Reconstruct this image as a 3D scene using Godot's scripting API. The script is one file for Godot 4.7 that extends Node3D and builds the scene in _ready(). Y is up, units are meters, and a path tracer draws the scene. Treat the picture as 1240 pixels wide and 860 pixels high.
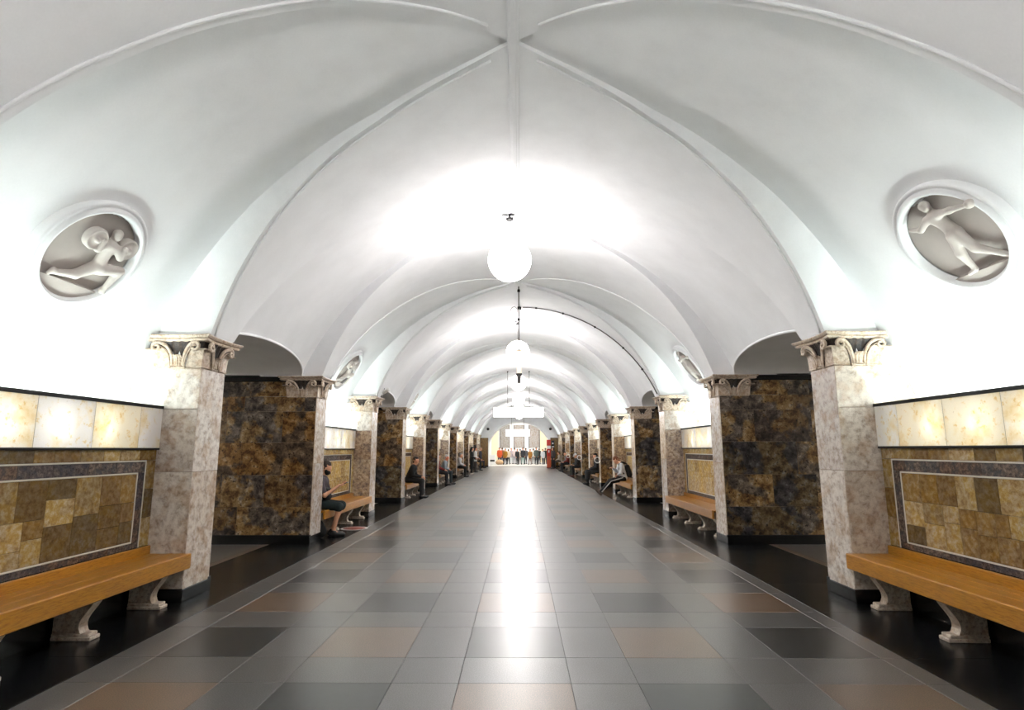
extends Node3D
# A metro station hall: vaulted nave between marble pylons, benches in lit niches, globe lamps on the crown.
# Distances along the hall are written as "depth" d (metres in front of the camera); world z = -d.

const LP := 4.45          # length of a pylon
const LG := 3.25          # length of a passage between pylons
const PER := 7.70
const W1 := 3.57          # half width between pilaster fronts
const PW := 0.53          # pilaster width
const D0 := 2.51          # near face of pylon 0
const HCB := 2.516        # underside of capitals
const HCT := 2.89         # top of capitals
const RW := 3.76          # web of the vault: radius, centre height
const CW := 1.51
const RN := 4.70          # vault over the niches
const CN := 0.61
const RP := 4.35          # vault over the passages
const CP := 0.94
const NX := 3.985         # niche wall plane
const LAST := 6

var M := {}
var cache := {}
var used := {}
var rng := RandomNumberGenerator.new()
var SX := [0.0, 0.3, 0.6, 1.0, 1.4, 1.8, 2.2, 2.6, 2.8, 3.15, 3.5]
var SS := [0.0, 0.2, 0.38, 0.58, 0.78, 0.92, 1.08, 1.24, 1.34, 1.51, 1.695]

# ---------------------------------------------------------------- nodes and names
func numbered(called: String) -> String:
	var n: int = used.get(called, 0)
	used[called] = n + 1
	return called if n == 0 else "%s_%03d" % [called, n]

func thing(called: String, label: String, category: String, at := Vector3.ZERO, turn := 0.0, group := "") -> Node3D:
	var o := Node3D.new()
	o.name = numbered(called)
	add_child(o)
	o.position = at
	o.rotation.y = turn
	tag(o, label, category, group)
	return o

func tag(o: Node3D, label: String, category: String, group := "") -> void:
	o.set_meta("label", label)
	o.set_meta("category", category)
	if group != "":
		o.set_meta("group", group)

func structure(called: String, label: String, category: String) -> Node3D:
	var o := Node3D.new()
	o.name = called
	add_child(o)
	o.set_meta("kind", "structure")
	o.set_meta("label", label)
	o.set_meta("category", category)
	return o

func part(parent: Node3D, called: String, mesh: Mesh, mat: Material, at := Vector3.ZERO, basis := Basis.IDENTITY) -> MeshInstance3D:
	var o := MeshInstance3D.new()
	o.name = called
	o.mesh = mesh
	o.material_override = mat
	parent.add_child(o, true)
	o.transform = Transform3D(basis, at)
	return o

func empty(parent: Node3D, called: String, at := Vector3.ZERO) -> Node3D:
	var o := Node3D.new()
	o.name = called
	parent.add_child(o, true)
	o.position = at
	return o

# ---------------------------------------------------------------- meshes
# triangles are written counter-clockwise seen from outside and turned for the engine in commit()
func commit(t: PackedVector3Array, smooth := true) -> ArrayMesh:
	var st := SurfaceTool.new()
	st.begin(Mesh.PRIMITIVE_TRIANGLES)
	st.set_smooth_group(0 if smooth else -1)
	for i in range(0, t.size(), 3):
		st.add_vertex(t[i])
		st.add_vertex(t[i + 2])
		st.add_vertex(t[i + 1])
	st.index()
	st.generate_normals()
	return st.commit()

func quad(t: PackedVector3Array, a: Vector3, b: Vector3, c: Vector3, d: Vector3) -> void:
	t.append_array(PackedVector3Array([a, b, c, a, c, d]))

# box from lo to hi with chamfered edges
func box_tris(t: PackedVector3Array, lo: Vector3, hi: Vector3, b := 0.0) -> void:
	var c := (lo + hi) * 0.5
	var h := (hi - lo) * 0.5
	b = minf(b, minf(h.x, minf(h.y, h.z)) * 0.9)
	for ax in 3:
		var u := (ax + 1) % 3
		var v := (ax + 2) % 3
		for s in [1.0, -1.0]:
			var p: Array[Vector3] = []
			for k in [[1, 1], [-1, 1], [-1, -1], [1, -1]]:
				var q := Vector3.ZERO
				q[ax] = s * h[ax]
				q[u] = k[0] * (h[u] - b)
				q[v] = k[1] * (h[v] - b)
				p.append(c + q)
			if s > 0:
				quad(t, p[0], p[1], p[2], p[3])
			else:
				quad(t, p[3], p[2], p[1], p[0])
	if b <= 0.0:
		return
	for ax in 3:
		var u := (ax + 1) % 3
		var v := (ax + 2) % 3
		for k in [[1, 1], [-1, 1], [-1, -1], [1, -1]]:
			var p: Array[Vector3] = []
			for e in [[1, 0], [1, 1], [-1, 1], [-1, 0]]:
				var q := Vector3.ZERO
				q[ax] = e[0] * (h[ax] - b)
				q[u] = k[0] * (h[u] if e[1] == 0 else h[u] - b)
				q[v] = k[1] * (h[v] - b if e[1] == 0 else h[v])
				p.append(c + q)
			if k[0] * k[1] < 0:
				quad(t, p[0], p[1], p[2], p[3])
			else:
				quad(t, p[3], p[2], p[1], p[0])
	for sx in [1.0, -1.0]:
		for sy in [1.0, -1.0]:
			for sz in [1.0, -1.0]:
				var a := c + Vector3(sx * h.x, sy * (h.y - b), sz * (h.z - b))
				var d := c + Vector3(sx * (h.x - b), sy * h.y, sz * (h.z - b))
				var e := c + Vector3(sx * (h.x - b), sy * (h.y - b), sz * h.z)
				if sx * sy * sz > 0:
					t.append_array(PackedVector3Array([a, d, e]))
				else:
					t.append_array(PackedVector3Array([a, e, d]))

# a chamfered box of that size centred on the origin; alike sizes share a mesh
func box(sx: float, sy: float, sz: float, b := 0.004) -> ArrayMesh:
	var key := "%.3f %.3f %.3f %.3f" % [sx, sy, sz, b]
	if not cache.has(key):
		var t := PackedVector3Array()
		var h := Vector3(sx, sy, sz) * 0.5
		box_tris(t, -h, h, b)
		cache[key] = commit(t, false)
	return cache[key]

func boxpart(parent: Node3D, called: String, lo: Vector3, hi: Vector3, mat: Material, b := 0.004) -> MeshInstance3D:
	var a := Vector3(minf(lo.x, hi.x), minf(lo.y, hi.y), minf(lo.z, hi.z))
	var c := Vector3(maxf(lo.x, hi.x), maxf(lo.y, hi.y), maxf(lo.z, hi.z))
	return part(parent, called, box(c.x - a.x, c.y - a.y, c.z - a.z, b), mat, (a + c) * 0.5)

func lathe_tris(t: PackedVector3Array, prof: Array, seg := 24, at := Vector3.ZERO) -> void:
	for i in prof.size() - 1:
		for k in seg:
			var a0 := TAU * k / seg
			var a1 := TAU * (k + 1) / seg
			var p: Vector2 = prof[i]
			var q: Vector2 = prof[i + 1]
			quad(t, at + Vector3(p.x * cos(a0), p.y, -p.x * sin(a0)), at + Vector3(p.x * cos(a1), p.y, -p.x * sin(a1)),
				at + Vector3(q.x * cos(a1), q.y, -q.x * sin(a1)), at + Vector3(q.x * cos(a0), q.y, -q.x * sin(a0)))

func lathe(prof: Array, seg := 24) -> ArrayMesh:
	var t := PackedVector3Array()
	lathe_tris(t, prof, seg)
	return commit(t)

func tube_tris(t: PackedVector3Array, pts: Array, radii: Array, seg := 8) -> void:
	var rings: Array = []
	var up := Vector3.UP
	for i in pts.size():
		var d: Vector3 = (pts[mini(i + 1, pts.size() - 1)] - pts[maxi(i - 1, 0)]).normalized()
		if absf(d.dot(up)) > 0.95:
			up = Vector3.RIGHT if absf(d.x) < 0.9 else Vector3.BACK
		var u := d.cross(up).normalized()
		var v := u.cross(d).normalized()
		up = v
		var r: float = radii[i] if radii.size() > 1 else radii[0]
		var ring := PackedVector3Array()
		for k in seg:
			var a := TAU * k / seg
			ring.append(pts[i] + (u * cos(a) + v * sin(a)) * r)
		rings.append(ring)
	for i in rings.size() - 1:
		for k in seg:
			var n := (k + 1) % seg
			quad(t, rings[i][k], rings[i + 1][k], rings[i + 1][n], rings[i][n])
	for k in seg:
		var n := (k + 1) % seg
		t.append_array(PackedVector3Array([pts[0], rings[0][k], rings[0][n]]))
		var e: int = rings.size() - 1
		t.append_array(PackedVector3Array([pts[e], rings[e][n], rings[e][k]]))

func tube(pts: Array, r: float, seg := 8) -> ArrayMesh:
	var t := PackedVector3Array()
	tube_tris(t, pts, [r], seg)
	return commit(t)

# ---------------------------------------------------------------- rounded bodies: tapered capsules joined smoothly, meshed as surface nets
func blob_tris(out: PackedVector3Array, bones: Array, k: float, cell: float) -> void:
	var lo := Vector3(1e9, 1e9, 1e9)
	var hi := -lo
	for b in bones:
		var r: float = maxf(b[2], b[3])
		var e := Vector3(r, r, r)
		lo = lo.min(b[0] - e).min(b[1] - e)
		hi = hi.max(b[0] + e).max(b[1] + e)
	lo -= Vector3.ONE * cell * 2.5
	hi += Vector3.ONE * cell * 2.5
	var nx := int((hi.x - lo.x) / cell) + 2
	var ny := int((hi.y - lo.y) / cell) + 2
	var nz := int((hi.z - lo.z) / cell) + 2
	var f := PackedFloat32Array()
	f.resize(nx * ny * nz)
	f.fill(1.0)
	for b in bones:
		var a: Vector3 = b[0]
		var d: Vector3 = b[1] - a
		var ra: float = b[2]
		var rb: float = b[3]
		var dd := maxf(d.length_squared(), 1e-9)
		var m := maxf(ra, rb) + k + cell * 1.5
		var q0: Vector3 = (a.min(b[1]) - Vector3.ONE * m - lo) / cell
		var q1: Vector3 = (a.max(b[1]) + Vector3.ONE * m - lo) / cell
		for z in range(maxi(0, int(q0.z)), mini(nz, int(q1.z) + 2)):
			for y in range(maxi(0, int(q0.y)), mini(ny, int(q1.y) + 2)):
				var base := nx * (y + ny * z)
				for x in range(maxi(0, int(q0.x)), mini(nx, int(q1.x) + 2)):
					var p := lo + Vector3(x, y, z) * cell - a
					var t := clampf(p.dot(d) / dd, 0.0, 1.0)
					var s := (p - d * t).length() - lerpf(ra, rb, t)
					var o := f[base + x]
					var h := maxf(k - absf(s - o), 0.0) / k
					f[base + x] = minf(s, o) - h * h * k * 0.25
	var vid := {}
	var verts := PackedVector3Array()
	var nxy := nx * ny
	for z in nz - 1:
		for y in ny - 1:
			var row := nx * (y + ny * z)
			for x in nx - 1:
				var i := row + x
				var f0 := f[i]
				if f0 > cell * 2.0 or f0 < -cell * 2.0:
					continue
				var v := [f0, f[i + 1], f[i + nx], f[i + nx + 1], f[i + nxy], f[i + nxy + 1], f[i + nxy + nx], f[i + nxy + nx + 1]]
				var neg := 0
				for c in 8:
					if v[c] < 0.0:
						neg += 1
				if neg == 0 or neg == 8:
					continue
				var sum := Vector3.ZERO
				var n := 0
				for e in [[0, 1], [2, 3], [4, 5], [6, 7], [0, 2], [1, 3], [4, 6], [5, 7], [0, 4], [1, 5], [2, 6], [3, 7]]:
					var va: float = v[e[0]]
					var vb: float = v[e[1]]
					if (va < 0.0) != (vb < 0.0):
						var t := va / (va - vb)
						var pa := Vector3(e[0] & 1, (e[0] >> 1) & 1, e[0] >> 2)
						var pb := Vector3(e[1] & 1, (e[1] >> 1) & 1, e[1] >> 2)
						sum += pa.lerp(pb, t)
						n += 1
				vid[i] = verts.size()
				verts.append(lo + (Vector3(x, y, z) + sum / n) * cell)
	var steps := [1, nx, nxy]
	for i in vid:
		for ax in 3:
			var s: int = steps[ax]
			var in0 := f[i] < 0.0
			if in0 == (f[i + s] < 0.0):
				continue
			var u: int = steps[(ax + 1) % 3]
			var w: int = steps[(ax + 2) % 3]
			if not (vid.has(i - u) and vid.has(i - w) and vid.has(i - u - w)):
				continue
			var a := verts[vid[i]]
			var b := verts[vid[i - u]]
			var c := verts[vid[i - u - w]]
			var d := verts[vid[i - w]]
			if in0:
				quad(out, a, b, c, d)
			else:
				quad(out, d, c, b, a)

func blob(bones: Array, k: float, cell: float) -> ArrayMesh:
	var t := PackedVector3Array()
	blob_tris(t, bones, k, cell)
	return commit(t)

# ---------------------------------------------------------------- textures and materials
func noise(type: int, freq: float, sd: int, octaves := 4, warp := 0.0) -> FastNoiseLite:
	var n := FastNoiseLite.new()
	n.noise_type = type
	n.frequency = freq
	n.seed = sd
	n.fractal_octaves = octaves
	if octaves <= 1:
		n.fractal_type = FastNoiseLite.FRACTAL_NONE
	if warp > 0.0:
		n.domain_warp_enabled = true
		n.domain_warp_amplitude = warp
		n.domain_warp_frequency = freq * 0.8
	return n

func layer(n: FastNoiseLite, size := 512) -> PackedByteArray:
	var im := n.get_seamless_image(size, size)
	im.convert(Image.FORMAT_L8)
	return im.get_data()

func ramp(stops: Array) -> PackedByteArray:
	var g := Gradient.new()
	g.offsets = PackedFloat32Array(stops.map(func(s): return s[0]))
	g.colors = PackedColorArray(stops.map(func(s): return s[1]))
	var out := PackedByteArray()
	for i in 256:
		var c := g.sample(i / 255.0)
		out.append(c.r8)
		out.append(c.g8)
		out.append(c.b8)
	return out

func rgb(r: int, g: int, b: int) -> Color:
	return Color8(r, g, b)

# colour texture: ramp over the first layer, mixed towards the second ramp by the mask layer, veins and pits on top
func stone(size: int, main: PackedByteArray, lut: PackedByteArray, mask: PackedByteArray, lut2: PackedByteArray, m0: int, m1: int, vein: PackedByteArray, vein_color: Color, v0: int, v1: int, amount: float, grain: PackedByteArray, grain_amount: float) -> ImageTexture:
	var out := PackedByteArray()
	out.resize(size * size * 3)
	var vc := [vein_color.r8, vein_color.g8, vein_color.b8]
	for i in size * size:
		var a: int = main[i] * 3
		var w := clampf(float(mask[i] - m0) / (m1 - m0), 0.0, 1.0)
		var u := clampf(float(vein[i] - v0) / (v1 - v0), 0.0, 1.0) * amount
		var g := 1.0 + (grain[i] - 128) / 128.0 * grain_amount
		for c in 3:
			var x := lerpf(lut[a + c], lut2[a + c], w)
			out[i * 3 + c] = clampi(int(lerpf(x, vc[c], u) * g), 0, 255)
	return ImageTexture.create_from_image(Image.create_from_data(size, size, false, Image.FORMAT_RGB8, out))

func mat(tex: Texture2D, tint: Color, rough: float, scale := Vector3.ONE, offset := Vector3.ZERO, spec := 0.5) -> StandardMaterial3D:
	var m := StandardMaterial3D.new()
	m.albedo_color = tint
	m.roughness = rough
	m.metallic_specular = spec
	if tex:
		m.albedo_texture = tex
		m.uv1_triplanar = true
		m.uv1_world_triplanar = true
		m.uv1_triplanar_sharpness = 8.0
		m.uv1_scale = scale
		m.uv1_offset = offset
	return m

func variants(tex: Texture2D, tints: Array, rough: float, scale: Vector3, spec := 0.5) -> Array:
	var out := []
	for i in tints.size():
		out.append(mat(tex, tints[i], rough, scale, Vector3(0.37 * i, 0.61 * i, 0.23 * i + 0.11 * i * i), spec))
	return out

func pick(list: Array) -> Material:
	return list[rng.randi() % list.size()]

func make_materials() -> void:
	var fine := layer(noise(FastNoiseLite.TYPE_SIMPLEX, 0.22, 3, 3))
	var rn := noise(FastNoiseLite.TYPE_SIMPLEX, 0.008, 7, 4, 18.0)
	rn.fractal_type = FastNoiseLite.FRACTAL_RIDGED
	var veins := layer(rn)
	var bn := noise(FastNoiseLite.TYPE_SIMPLEX, 0.006, 11, 6, 14.0)
	bn.fractal_gain = 0.58
	var cloud := layer(bn)
	var mn := noise(FastNoiseLite.TYPE_SIMPLEX, 0.022, 23, 6, 8.0)
	mn.fractal_gain = 0.66
	var cloud2 := layer(mn)
	var pn := noise(FastNoiseLite.TYPE_SIMPLEX, 0.045, 41, 5)
	pn.fractal_gain = 0.6
	var pits := layer(pn)
	# pilaster marble: pale cream-grey breccia with rose-brown patches
	var t_light := stone(512, cloud2, ramp([[0.0, rgb(146, 130, 118)], [0.3, rgb(190, 179, 169)], [0.6, rgb(214, 206, 197)], [1.0, rgb(226, 219, 210)]]),
		cloud, ramp([[0.0, rgb(142, 122, 106)], [0.4, rgb(184, 165, 147)], [1.0, rgb(214, 201, 187)]]), 128, 200, veins, rgb(110, 92, 82), 222, 252, 0.6, fine, 0.07)
	# tan breccia of the other pilaster slabs
	var t_tan := stone(512, cloud2, ramp([[0.0, rgb(104, 86, 70)], [0.35, rgb(166, 142, 116)], [0.65, rgb(200, 180, 154)], [1.0, rgb(216, 202, 182)]]),
		cloud, ramp([[0.0, rgb(92, 80, 76)], [0.5, rgb(154, 136, 120)], [1.0, rgb(198, 176, 146)]]), 110, 170, veins, rgb(70, 54, 46), 215, 250, 0.7, fine, 0.1)
	# dark brown and gold breccia of the passage walls
	var t_dark := stone(512, cloud2, ramp([[0.0, rgb(62, 46, 34)], [0.28, rgb(110, 84, 56)], [0.5, rgb(158, 128, 86)], [0.68, rgb(176, 148, 108)], [0.82, rgb(198, 178, 148)], [1.0, rgb(214, 204, 190)]]),
		cloud, ramp([[0.0, rgb(40, 37, 36)], [0.35, rgb(86, 79, 74)], [0.7, rgb(134, 122, 110)], [0.85, rgb(166, 156, 146)], [1.0, rgb(190, 182, 174)]]), 118, 150, pits, rgb(30, 23, 18), 180, 222, 0.8, fine, 0.16)
	# yellow stone of the niche panels
	var t_gold := stone(512, cloud2, ramp([[0.0, rgb(128, 100, 62)], [0.3, rgb(172, 144, 96)], [0.6, rgb(196, 174, 130)], [1.0, rgb(218, 206, 180)]]),
		cloud, ramp([[0.0, rgb(168, 134, 72)], [0.4, rgb(196, 164, 92)], [0.7, rgb(214, 194, 148)], [1.0, rgb(230, 222, 206)]]), 110, 160, veins, rgb(104, 80, 54), 222, 252, 0.7, fine, 0.08)
	# dark band framing the niche panels
	var t_band := stone(512, cloud2, ramp([[0.0, rgb(48, 41, 40)], [0.5, rgb(100, 86, 78)], [1.0, rgb(150, 132, 118)]]),
		cloud, ramp([[0.0, rgb(50, 54, 60)], [1.0, rgb(112, 98, 90)]]), 110, 180, pits, rgb(28, 23, 21), 170, 215, 0.7, fine, 0.12)
	# onyx of the light strips: milky white with golden clouds
	var t_onyx := stone(512, cloud, ramp([[0.0, rgb(224, 200, 150)], [0.3, rgb(236, 224, 200)], [0.5, rgb(240, 236, 230)], [1.0, rgb(238, 234, 232)]]),
		cloud2, ramp([[0.0, rgb(214, 178, 112)], [0.6, rgb(228, 204, 156)], [1.0, rgb(238, 230, 214)]]), 170, 215, veins, rgb(150, 116, 80), 228, 253, 0.5, fine, 0.02)
	# granites of the floor
	var speck := layer(noise(FastNoiseLite.TYPE_SIMPLEX, 0.14, 31, 3))
	var t_gran := stone(512, speck, ramp([[0.0, rgb(84, 83, 82)], [0.4, rgb(132, 130, 128)], [0.6, rgb(156, 154, 152)], [1.0, rgb(206, 204, 202)]]),
		cloud, ramp([[0.0, rgb(80, 79, 78)], [0.5, rgb(138, 136, 133)], [1.0, rgb(200, 198, 195)]]), 90, 200, veins, rgb(120, 119, 118), 235, 255, 0.15, fine, 0.12)
	var t_smooth := stone(512, cloud2, ramp([[0.0, rgb(190, 190, 190)], [0.5, rgb(215, 215, 215)], [1.0, rgb(240, 240, 240)]]),
		cloud, ramp([[0.0, rgb(180, 180, 180)], [1.0, rgb(236, 236, 236)]]), 100, 180, veins, rgb(250, 250, 250), 240, 255, 0.4, fine, 0.05)
	# wood: stretched along the hall by the uv scale
	var t_wood := stone(512, cloud2, ramp([[0.0, rgb(148, 94, 36)], [0.4, rgb(190, 130, 54)], [0.6, rgb(206, 148, 70)], [1.0, rgb(176, 116, 46)]]),
		cloud, ramp([[0.0, rgb(160, 104, 42)], [1.0, rgb(218, 164, 88)]]), 100, 180, veins, rgb(120, 72, 28), 215, 250, 0.5, fine, 0.05)
	var t_plaster := stone(512, cloud, ramp([[0.0, rgb(240, 240, 240)], [0.5, rgb(246, 246, 246)], [1.0, rgb(250, 250, 250)]]),
		cloud2, ramp([[0.0, rgb(242, 242, 242)], [1.0, rgb(250, 250, 250)]]), 110, 180, veins, rgb(240, 239, 238), 240, 255, 0.4, fine, 0.008)

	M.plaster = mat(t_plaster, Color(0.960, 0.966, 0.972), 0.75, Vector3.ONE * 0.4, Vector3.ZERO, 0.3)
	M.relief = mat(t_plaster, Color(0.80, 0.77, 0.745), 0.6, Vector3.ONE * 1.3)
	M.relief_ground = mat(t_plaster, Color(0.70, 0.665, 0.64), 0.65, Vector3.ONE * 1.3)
	M.light = variants(t_light, [Color(1, 1, 1), Color(0.95, 0.93, 0.91), Color(1, 0.95, 0.88), Color(0.92, 0.91, 0.91)], 0.24, Vector3.ONE * 0.7)
	M.tan = variants(t_tan, [Color(1, 1, 1), Color(0.94, 0.95, 1.0), Color(1, 0.94, 0.86), Color(0.9, 0.86, 0.84)], 0.22, Vector3.ONE * 0.75)
	M.dark = variants(t_dark, [Color(0.84, 0.83, 0.82), Color(0.70, 0.68, 0.68), Color(0.84, 0.77, 0.68), Color(0.6, 0.63, 0.68), Color(0.86, 0.84, 0.81)], 0.25, Vector3.ONE * 0.34)
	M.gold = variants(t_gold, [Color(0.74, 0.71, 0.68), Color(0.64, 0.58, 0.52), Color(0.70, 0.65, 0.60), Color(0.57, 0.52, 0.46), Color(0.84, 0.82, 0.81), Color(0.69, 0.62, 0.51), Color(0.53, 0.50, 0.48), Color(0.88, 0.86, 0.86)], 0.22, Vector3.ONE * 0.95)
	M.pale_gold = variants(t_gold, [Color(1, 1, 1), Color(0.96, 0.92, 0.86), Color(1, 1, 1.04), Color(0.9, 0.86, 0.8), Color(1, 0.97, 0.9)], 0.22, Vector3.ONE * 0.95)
	M.band = variants(t_band, [Color(1, 1, 1), Color(0.85, 0.86, 0.92), Color(1, 0.92, 0.86)], 0.25, Vector3.ONE * 1.5)
	M.onyx = variants(t_onyx, [Color(1, 1, 1), Color(1, 0.97, 0.93), Color(0.97, 0.96, 0.97), Color(1, 0.96, 0.88)], 0.3, Vector3.ONE * 0.7)
	for m in M.onyx:
		m.backlight_enabled = true
		m.backlight = Color(0.27, 0.262, 0.25)
	M.line = mat(null, Color(0.80, 0.77, 0.72), 0.3)
	M.granite = variants(t_gran, [Color(0.54, 0.54, 0.545), Color(0.505, 0.51, 0.515), Color(0.565, 0.56, 0.56), Color(0.52, 0.518, 0.515)], 0.37, Vector3.ONE * 1.1, 0.7)
	M.orange = variants(t_gran, [Color(0.68, 0.55, 0.43), Color(0.62, 0.505, 0.41), Color(0.67, 0.525, 0.395)], 0.37, Vector3.ONE * 1.1, 0.7)
	M.slate = variants(t_smooth, [Color(0.13, 0.148, 0.152), Color(0.11, 0.126, 0.13), Color(0.15, 0.16, 0.165)], 0.35, Vector3.ONE * 0.9, 0.6)
	M.black = variants(t_smooth, [Color(0.11, 0.12, 0.125), Color(0.095, 0.10, 0.105)], 0.24, Vector3.ONE * 0.9, 0.5)
	for key in ["granite", "orange", "slate"]:
		for m in M[key]:
			m.clearcoat_enabled = true
			m.clearcoat = 0.55
			m.clearcoat_roughness = 0.33
	M.grout = mat(null, Color(0.28, 0.275, 0.27), 0.8)
	M.wood = variants(t_wood, [Color(0.86, 0.83, 0.50), Color(0.80, 0.76, 0.45), Color(0.88, 0.85, 0.54)], 0.34, Vector3(5.0, 5.0, 0.5))
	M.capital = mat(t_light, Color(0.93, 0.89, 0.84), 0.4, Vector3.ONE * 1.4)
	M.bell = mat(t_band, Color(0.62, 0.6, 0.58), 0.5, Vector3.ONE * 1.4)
	M.leg = mat(t_light, Color(0.96, 0.93, 0.89), 0.4, Vector3.ONE * 1.7)
	M.metal = mat(null, Color(0.13, 0.13, 0.13), 0.4)
	M.metal.metallic = 0.6
	M.wire = mat(null, Color(0.36, 0.35, 0.34), 0.5)
	M.white_plastic = mat(null, Color(0.88, 0.88, 0.87), 0.4)
	M.core = mat(null, Color(0.32, 0.3, 0.28), 0.8)
	M.globe = glow(Color(1.0, 0.97, 0.94), 9.0)
	M.globe.transparency = BaseMaterial3D.TRANSPARENCY_ALPHA
	M.globe.albedo_color.a = 0.3
	M.bulb = glow(Color(0.97, 1.0, 0.98), 6.0)
	M.panel_light = glow(Color(1.0, 0.98, 0.95), 4.0)
	M.sign_face = glow(Color(1.0, 1.0, 0.98), 0.9)
	M.sign_end = glow(Color(1.0, 0.86, 0.62), 0.35)

func glow(c: Color, e: float) -> StandardMaterial3D:
	var m := mat(null, Color(0.9, 0.9, 0.88), 0.4)
	m.emission_enabled = true
	m.emission = c
	m.emission_energy_multiplier = e
	return m

func cloth(c: Color, rough := 0.85) -> StandardMaterial3D:
	return mat(null, c, rough)

# ---------------------------------------------------------------- light
func omni(parent: Node3D, at: Vector3, color: Color, energy: float, size: float) -> void:
	var l := OmniLight3D.new()
	l.name = "glow"
	parent.add_child(l, true)
	l.position = at
	l.light_color = color
	l.light_energy = energy
	l.light_size = size
	l.omni_range = 60.0
	l.omni_attenuation = 2.0
	l.shadow_enabled = true

func area(parent: Node3D, at: Vector3, basis: Basis, size: Vector2, color: Color, energy: float) -> void:
	var l := AreaLight3D.new()
	l.name = "glow"
	parent.add_child(l, true)
	l.transform = Transform3D(basis, at)
	l.area_size = size
	l.light_color = color
	l.light_energy = energy
	l.set("area_range", 60.0)
	l.shadow_enabled = true

const LAMP_E := 2.15
const BULB_E := 0.38

func _ready() -> void:
	rng.seed = 4711
	var cam := Camera3D.new()
	cam.name = "camera"
	add_child(cam)
	cam.position = Vector3(0.043, 1.6, 0)
	cam.rotation = Vector3(deg_to_rad(9.282), deg_to_rad(0.739), deg_to_rad(-0.132))
	cam.fov = 63.30
	cam.near = 0.05
	cam.far = 300
	cam.current = true
	var env := Environment.new()
	env.background_mode = Environment.BG_COLOR
	env.background_color = Color(0, 0, 0)
	env.tonemap_mode = Environment.TONE_MAPPER_LINEAR
	env.tonemap_exposure = 2.65
	env.sdfgi_enabled = true
	env.ssao_enabled = true
	env.ssil_enabled = true
	var we := WorldEnvironment.new()
	we.environment = env
	add_child(we)
	make_materials()
	build_floor()
	build_vault()
	build_shell()
	build_end_hall()
	for k in range(-1, LAST + 1):
		for s in [-1, 1]:
			build_pylon(k, s)
	for k in range(-1, LAST + 1):
		for s in [-1, 1]:
			build_cove_light(k, s)
			build_bench(k, s)
			build_medallion(k, s)
	build_lamps()
	build_platform_lamps()
	build_signs()
	build_small()
	build_people()

# ---------------------------------------------------------------- floor
func build_floor() -> void:
	var fl := structure("floor", "polished floor of grey, dark and orange granite tiles", "floor")
	boxpart(fl, "bedding", Vector3(-9.2, -0.2, 6.0), Vector3(9.2, -0.006, -67.0), M.grout, 0.0)
	var cols := [[-3.16, -2.82, 0], [-2.82, -2.06, 2], [-2.06, -1.61, 0], [-1.61, -0.855, 1], [-0.855, -0.39, 0], [-0.39, 0.39, 3],
		[0.39, 0.855, 0], [0.855, 1.61, 1], [1.61, 2.06, 0], [2.06, 2.82, 2], [2.82, 3.0, 0]]
	var far := {}
	var r := -7
	while true:
		var d0 := 4.80 + 1.27 * r
		if d0 > 53.2:
			break
		for half in 2:
			var a := d0 if half == 0 else d0 + 0.77
			var b := d0 + 0.77 if half == 0 else d0 + 1.27
			b = minf(b, 53.3)
			var near := d0 > 2.9 and d0 < 13.0
			for c in cols:
				var set_name := "granite"
				if half == 0 and c[2] > 0:
					var dark := (r + (1 if c[2] == 1 else 0)) % 2 == 0
					set_name = "slate" if dark else "orange"
				tile(fl, far, near, c[0], c[1], a, b, set_name)
		for x in [[-4.25, -3.16], [3.0, 4.25]]:
			tile(fl, far, d0 > 2.9 and d0 < 13.0, x[0], x[1], d0, minf(d0 + 1.27, 53.3), "black")
		r += 1
	# passage floors beyond the dark slabs
	for k in range(-1, LAST + 1):
		var p0 := D0 + LP + PER * k
		for s in [-1.0, 1.0]:
			var near: bool = k == 0
			var z := p0
			while z < p0 + LG - 0.01:
				var e := minf(z + 0.82, p0 + LG)
				tile(fl, far, near, s * 4.25, s * 4.37, z, e, "orange")
				for i in 3:
					tile(fl, far, false, s * (4.37 + 0.94 * i), s * (4.37 + 0.94 * (i + 1)), z, e, "granite")
				z = e
	for x in [-8.1, 8.1]:
		tile(fl, far, false, x - 0.9, x + 0.9, -5.2, 53.3, "granite")
	for key in far:
		var m: Array = M[key]
		var o := part(fl, {"granite": "grey_granite_tiles", "slate": "dark_slate_tiles", "orange": "orange_granite_tiles", "black": "black_border_slabs"}[key], commit(far[key], false), m[0])
		o.set_meta("kind", "stuff")

func tile(fl: Node3D, far: Dictionary, near: bool, x0: float, x1: float, a: float, b: float, set_name: String) -> void:
	var g := 0.0015
	var lo := Vector3(minf(x0, x1) + g, -0.03, -b + g)
	var hi := Vector3(maxf(x0, x1) - g, 0.0, -a - g)
	if near:
		boxpart(fl, "floor_tile", lo, hi, pick(M[set_name]), 0.0015)
	else:
		if not far.has(set_name):
			far[set_name] = PackedVector3Array()
		var t: PackedVector3Array = far[set_name]
		quad(t, Vector3(lo.x, 0, hi.z), Vector3(hi.x, 0, hi.z), Vector3(hi.x, 0, lo.z), Vector3(lo.x, 0, lo.z))
		far[set_name] = t

# ---------------------------------------------------------------- vault
func s_of(x: float) -> float:
	for i in SX.size() - 1:
		if x <= SX[i + 1]:
			return lerpf(SS[i], SS[i + 1], (x - SX[i]) / (SX[i + 1] - SX[i]))
	return SS[SS.size() - 1]

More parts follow.
